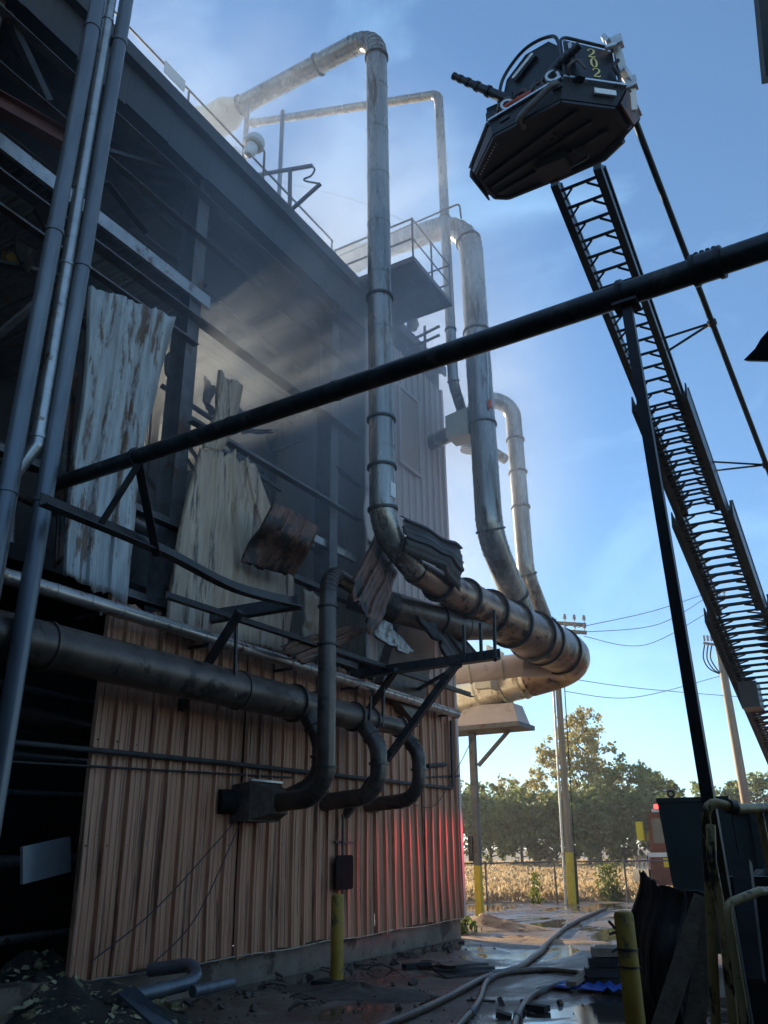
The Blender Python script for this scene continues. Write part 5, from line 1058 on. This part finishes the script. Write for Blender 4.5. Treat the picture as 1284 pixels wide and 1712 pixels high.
def tree(x, D, h, rx, leaf, label, n=5000, sparse=0.0, low=0.12, size=.26, lobes=9, seed=0, shape=1.0):
    rs = np.random.default_rng(seed + 100); b = PD(x, 1425, D); b.z = 0
    t = thing('tree', b, label, 'tree', 'trees beyond the field'); tr = MB(); tops = []
    trunk = [b + V3(.25 * rx * noise.noise((seed, k, 0)), 0, h * .78 * k / 5) for k in range(6)]
    tr.tube(trunk, [max(.04, .028 * h * (1 - k / 5.6)) for k in range(6)], 7)
    for k in range(lobes * 2):
        st = trunk[1 + k % 4].lerp(trunk[2 + k % 4], rs.random()); a = rs.uniform(0, 6.28); zz = low + (1 - low) * ((k + rs.random()) / (lobes * 2)); R_ = rx * (1 - abs(zz - .45) ** 1.6 * 1.5 * shape) * rs.uniform(.45, 1.0)
        e = b + V3(R_ * math.cos(a), R_ * math.sin(a) * .8, max(zz * h, st.z - b.z + .1 * h)); e.z = min(e.z, h); tops.append(e)
        tr.tube([st, st.lerp(e, .5) + V3(0, 0, -.03 * h), e], [.010 * h, .006 * h, .002 * h], 5)
        for q in range(3): f = st.lerp(e, rs.uniform(.4, .9)); tr.tube([f, f + V3(*(rs.normal(size=3) * .16 * rx)) + V3(0, 0, .06 * h)], [.004 * h, .0015 * h], 4)
    tr.build('trunk', M['bark'], t, sharp=60)
    T = np.array([tuple(q) for q in tops]); rad = rx * rs.uniform(.22, .42, len(T)) * (1 - .3 * sparse)
    idx = rs.integers(0, len(T), n); dd = rs.normal(size=(n, 3)); dd /= np.linalg.norm(dd, axis=1)[:, None]; rr = rad[idx] * rs.random(n) ** .45
    P = T[idx] + dd * rr[:, None] * np.array([1, 1, .75]); P = P[(P[:, 2] > .1)]
    # clump again at twig scale so that gaps stay open
    tw = T[rs.integers(0, len(T), max(40, n // 28))]; tw = tw + rs.normal(size=tw.shape) * rx * .17; ii = rs.integers(0, len(tw), n); P2 = tw[ii] + rs.normal(size=(n, 3)) * rx * .045
    P = np.concatenate([P[: int(len(P) * (.55 - .4 * sparse))], P2[P2[:, 2] > .1]])
    q = quads('crown', P, rs.uniform(.6, 1.3, len(P)) * size, M[leaf], t, origin=tuple(b)); return t
specs = [(1000, 72, 12.4, 4.0, 'leaf_gold', 'tall sparse golden tree standing above the treeline', 5600, .75, .36, .25), (1062, 70, 8.6, 3.4, 'leaf_olive', 'olive tree at the right shoulder of the tall golden one', 5200, .25, .15, .26),
    (915, 74, 8.2, 3.0, 'leaf_gold', 'thin half bare tree left of the tall golden one', 1700, .9, .3, .24), (1108, 76, 8.0, 2.4, 'leaf_dark', 'pointed dark tree just left of the fire truck', 3200, .25, .2, .26),
    (820, 72, 6.2, 3.8, 'leaf_dark', 'broad dark bush left of the yellow footed post', 5200, 0, .05, .28), (872, 69, 5.6, 3.4, 'leaf_olive', 'rounded olive bush right of the yellow footed post', 5200, 0, .05, .27),
    (765, 70, 6.0, 3.6, 'leaf_olive', 'olive bush at the building corner', 4800, 0, .05, .27), (930, 66, 5.2, 3.6, 'leaf_dark', 'low dark bush behind the guarded pole', 5200, 0, .04, .28), (985, 66, 5.6, 3.8, 'leaf_dark', 'wide dark bush under the tall golden tree', 5400, 0, .04, .28),
    (1045, 66, 5.6, 3.6, 'leaf_dark', 'dark bush below the olive tree', 5400, 0, .04, .28), (1100, 64, 5.0, 3.4, 'leaf_dark', 'dense dark bush half hidden by the fire truck', 5000, 0, .04, .28), (1140, 80, 6.2, 2.2, 'leaf_dark', 'small dark treetop over the waste container', 2000, .3, .2, .28),
    (1215, 84, 7.4, 4.2, 'leaf_olive', 'far tree between the container and the right pole', 3200, .1, .1, .3), (1280, 84, 8.0, 4.0, 'leaf_olive', 'far tree at the right frame edge', 3200, .1, .1, .3), (700, 74, 7.0, 4.0, 'leaf_dark', 'dark tree mostly hidden behind the building corner', 2200, 0, .05, .3), (840, 84, 7.6, 4.4, 'leaf_gold', 'pale hazy tree far behind the broad dark bush', 3600, .3, .1, .3)]
for k, (x, D, h, rx, lf, lab, n, sp, lo_, sz) in enumerate(specs): tree(x, D, h, rx, lf, lab, int(n * .78), sp, lo_, sz, seed=k * 7 + 1, lobes=9 if rx > 3 else 6)

# ------------------------------------------------------------------ smoke drifting out of the burnt bays
def smoke_material():
    m = bpy.data.materials.new('smoke'); m.use_nodes = True; t = m.node_tree; t.nodes.clear(); L = t.links
    o = t.nodes.new('ShaderNodeOutputMaterial'); pv = t.nodes.new('ShaderNodeVolumePrincipled'); L.new(pv.outputs[0], o.inputs['Volume'])
    pv.inputs['Color'].default_value = (.80, .88, 1.0, 1); pv.inputs['Anisotropy'].default_value = .36
    tc = t.nodes.new('ShaderNodeTexCoord'); mp = t.nodes.new('ShaderNodeMapping'); mp.inputs['Scale'].default_value = (.22, .22, .16); L.new(tc.outputs['Object'], mp.inputs[0])
    n = t.nodes.new('ShaderNodeTexNoise'); n.inputs['Scale'].default_value = 1.0; n.inputs['Detail'].default_value = 4; n.inputs['Distortion'].default_value = .8; L.new(mp.outputs[0], n.inputs['Vector'])
    r = t.nodes.new('ShaderNodeMapRange'); r.inputs[1].default_value = .40; r.inputs[2].default_value = .66; L.new(n.outputs['Fac'], r.inputs[0])
    g = t.nodes.new('ShaderNodeTexGradient'); g.gradient_type = 'QUADRATIC_SPHERE'; mp2 = t.nodes.new('ShaderNodeMapping'); L.new(tc.outputs['Generated'], mp2.inputs[0])
    mp2.inputs['Location'].default_value = (-1, -1, -1); mp2.inputs['Scale'].default_value = (2, 2, 2); L.new(mp2.outputs[0], g.inputs[0])
    a = t.nodes.new('ShaderNodeMath'); a.operation = 'ADD'; L.new(r.outputs[0], a.inputs[0]); a.inputs[1].default_value = .09
    x = t.nodes.new('ShaderNodeMath'); x.operation = 'MULTIPLY'; L.new(a.outputs[0], x.inputs[0]); L.new(g.outputs['Fac'], x.inputs[1])
    y = t.nodes.new('ShaderNodeMath'); y.operation = 'MULTIPLY'; L.new(x.outputs[0], y.inputs[0]); y.inputs[1].default_value = .9; L.new(y.outputs[0], pv.inputs['Density']); return m
sm = MB().bbox((-16.5, 3.2, 2.8), (-2.6, 23.5, 20.0)).build('smoke', smoke_material(), None, 'thin blue grey smoke drifting out of the burnt upper bays', cat='smoke', kind='stuff', flat=True)

# ------------------------------------------------------------------ thin air haze
hm = bpy.data.materials.new('air_haze'); hm.use_nodes = True; t = hm.node_tree; t.nodes.clear()
o_ = t.nodes.new('ShaderNodeOutputMaterial'); pv = t.nodes.new('ShaderNodeVolumePrincipled'); t.links.new(pv.outputs[0], o_.inputs['Volume'])
pv.inputs['Color'].default_value = (.95, .96, 1, 1); pv.inputs['Density'].default_value = .0006; pv.inputs['Anisotropy'].default_value = .5
MB().bbox((-120, -40, -1.0), (60, 130, 23)).build('haze', hm, None, 'thin sunlit haze over the yard and field', cat='haze', kind='stuff', flat=True)
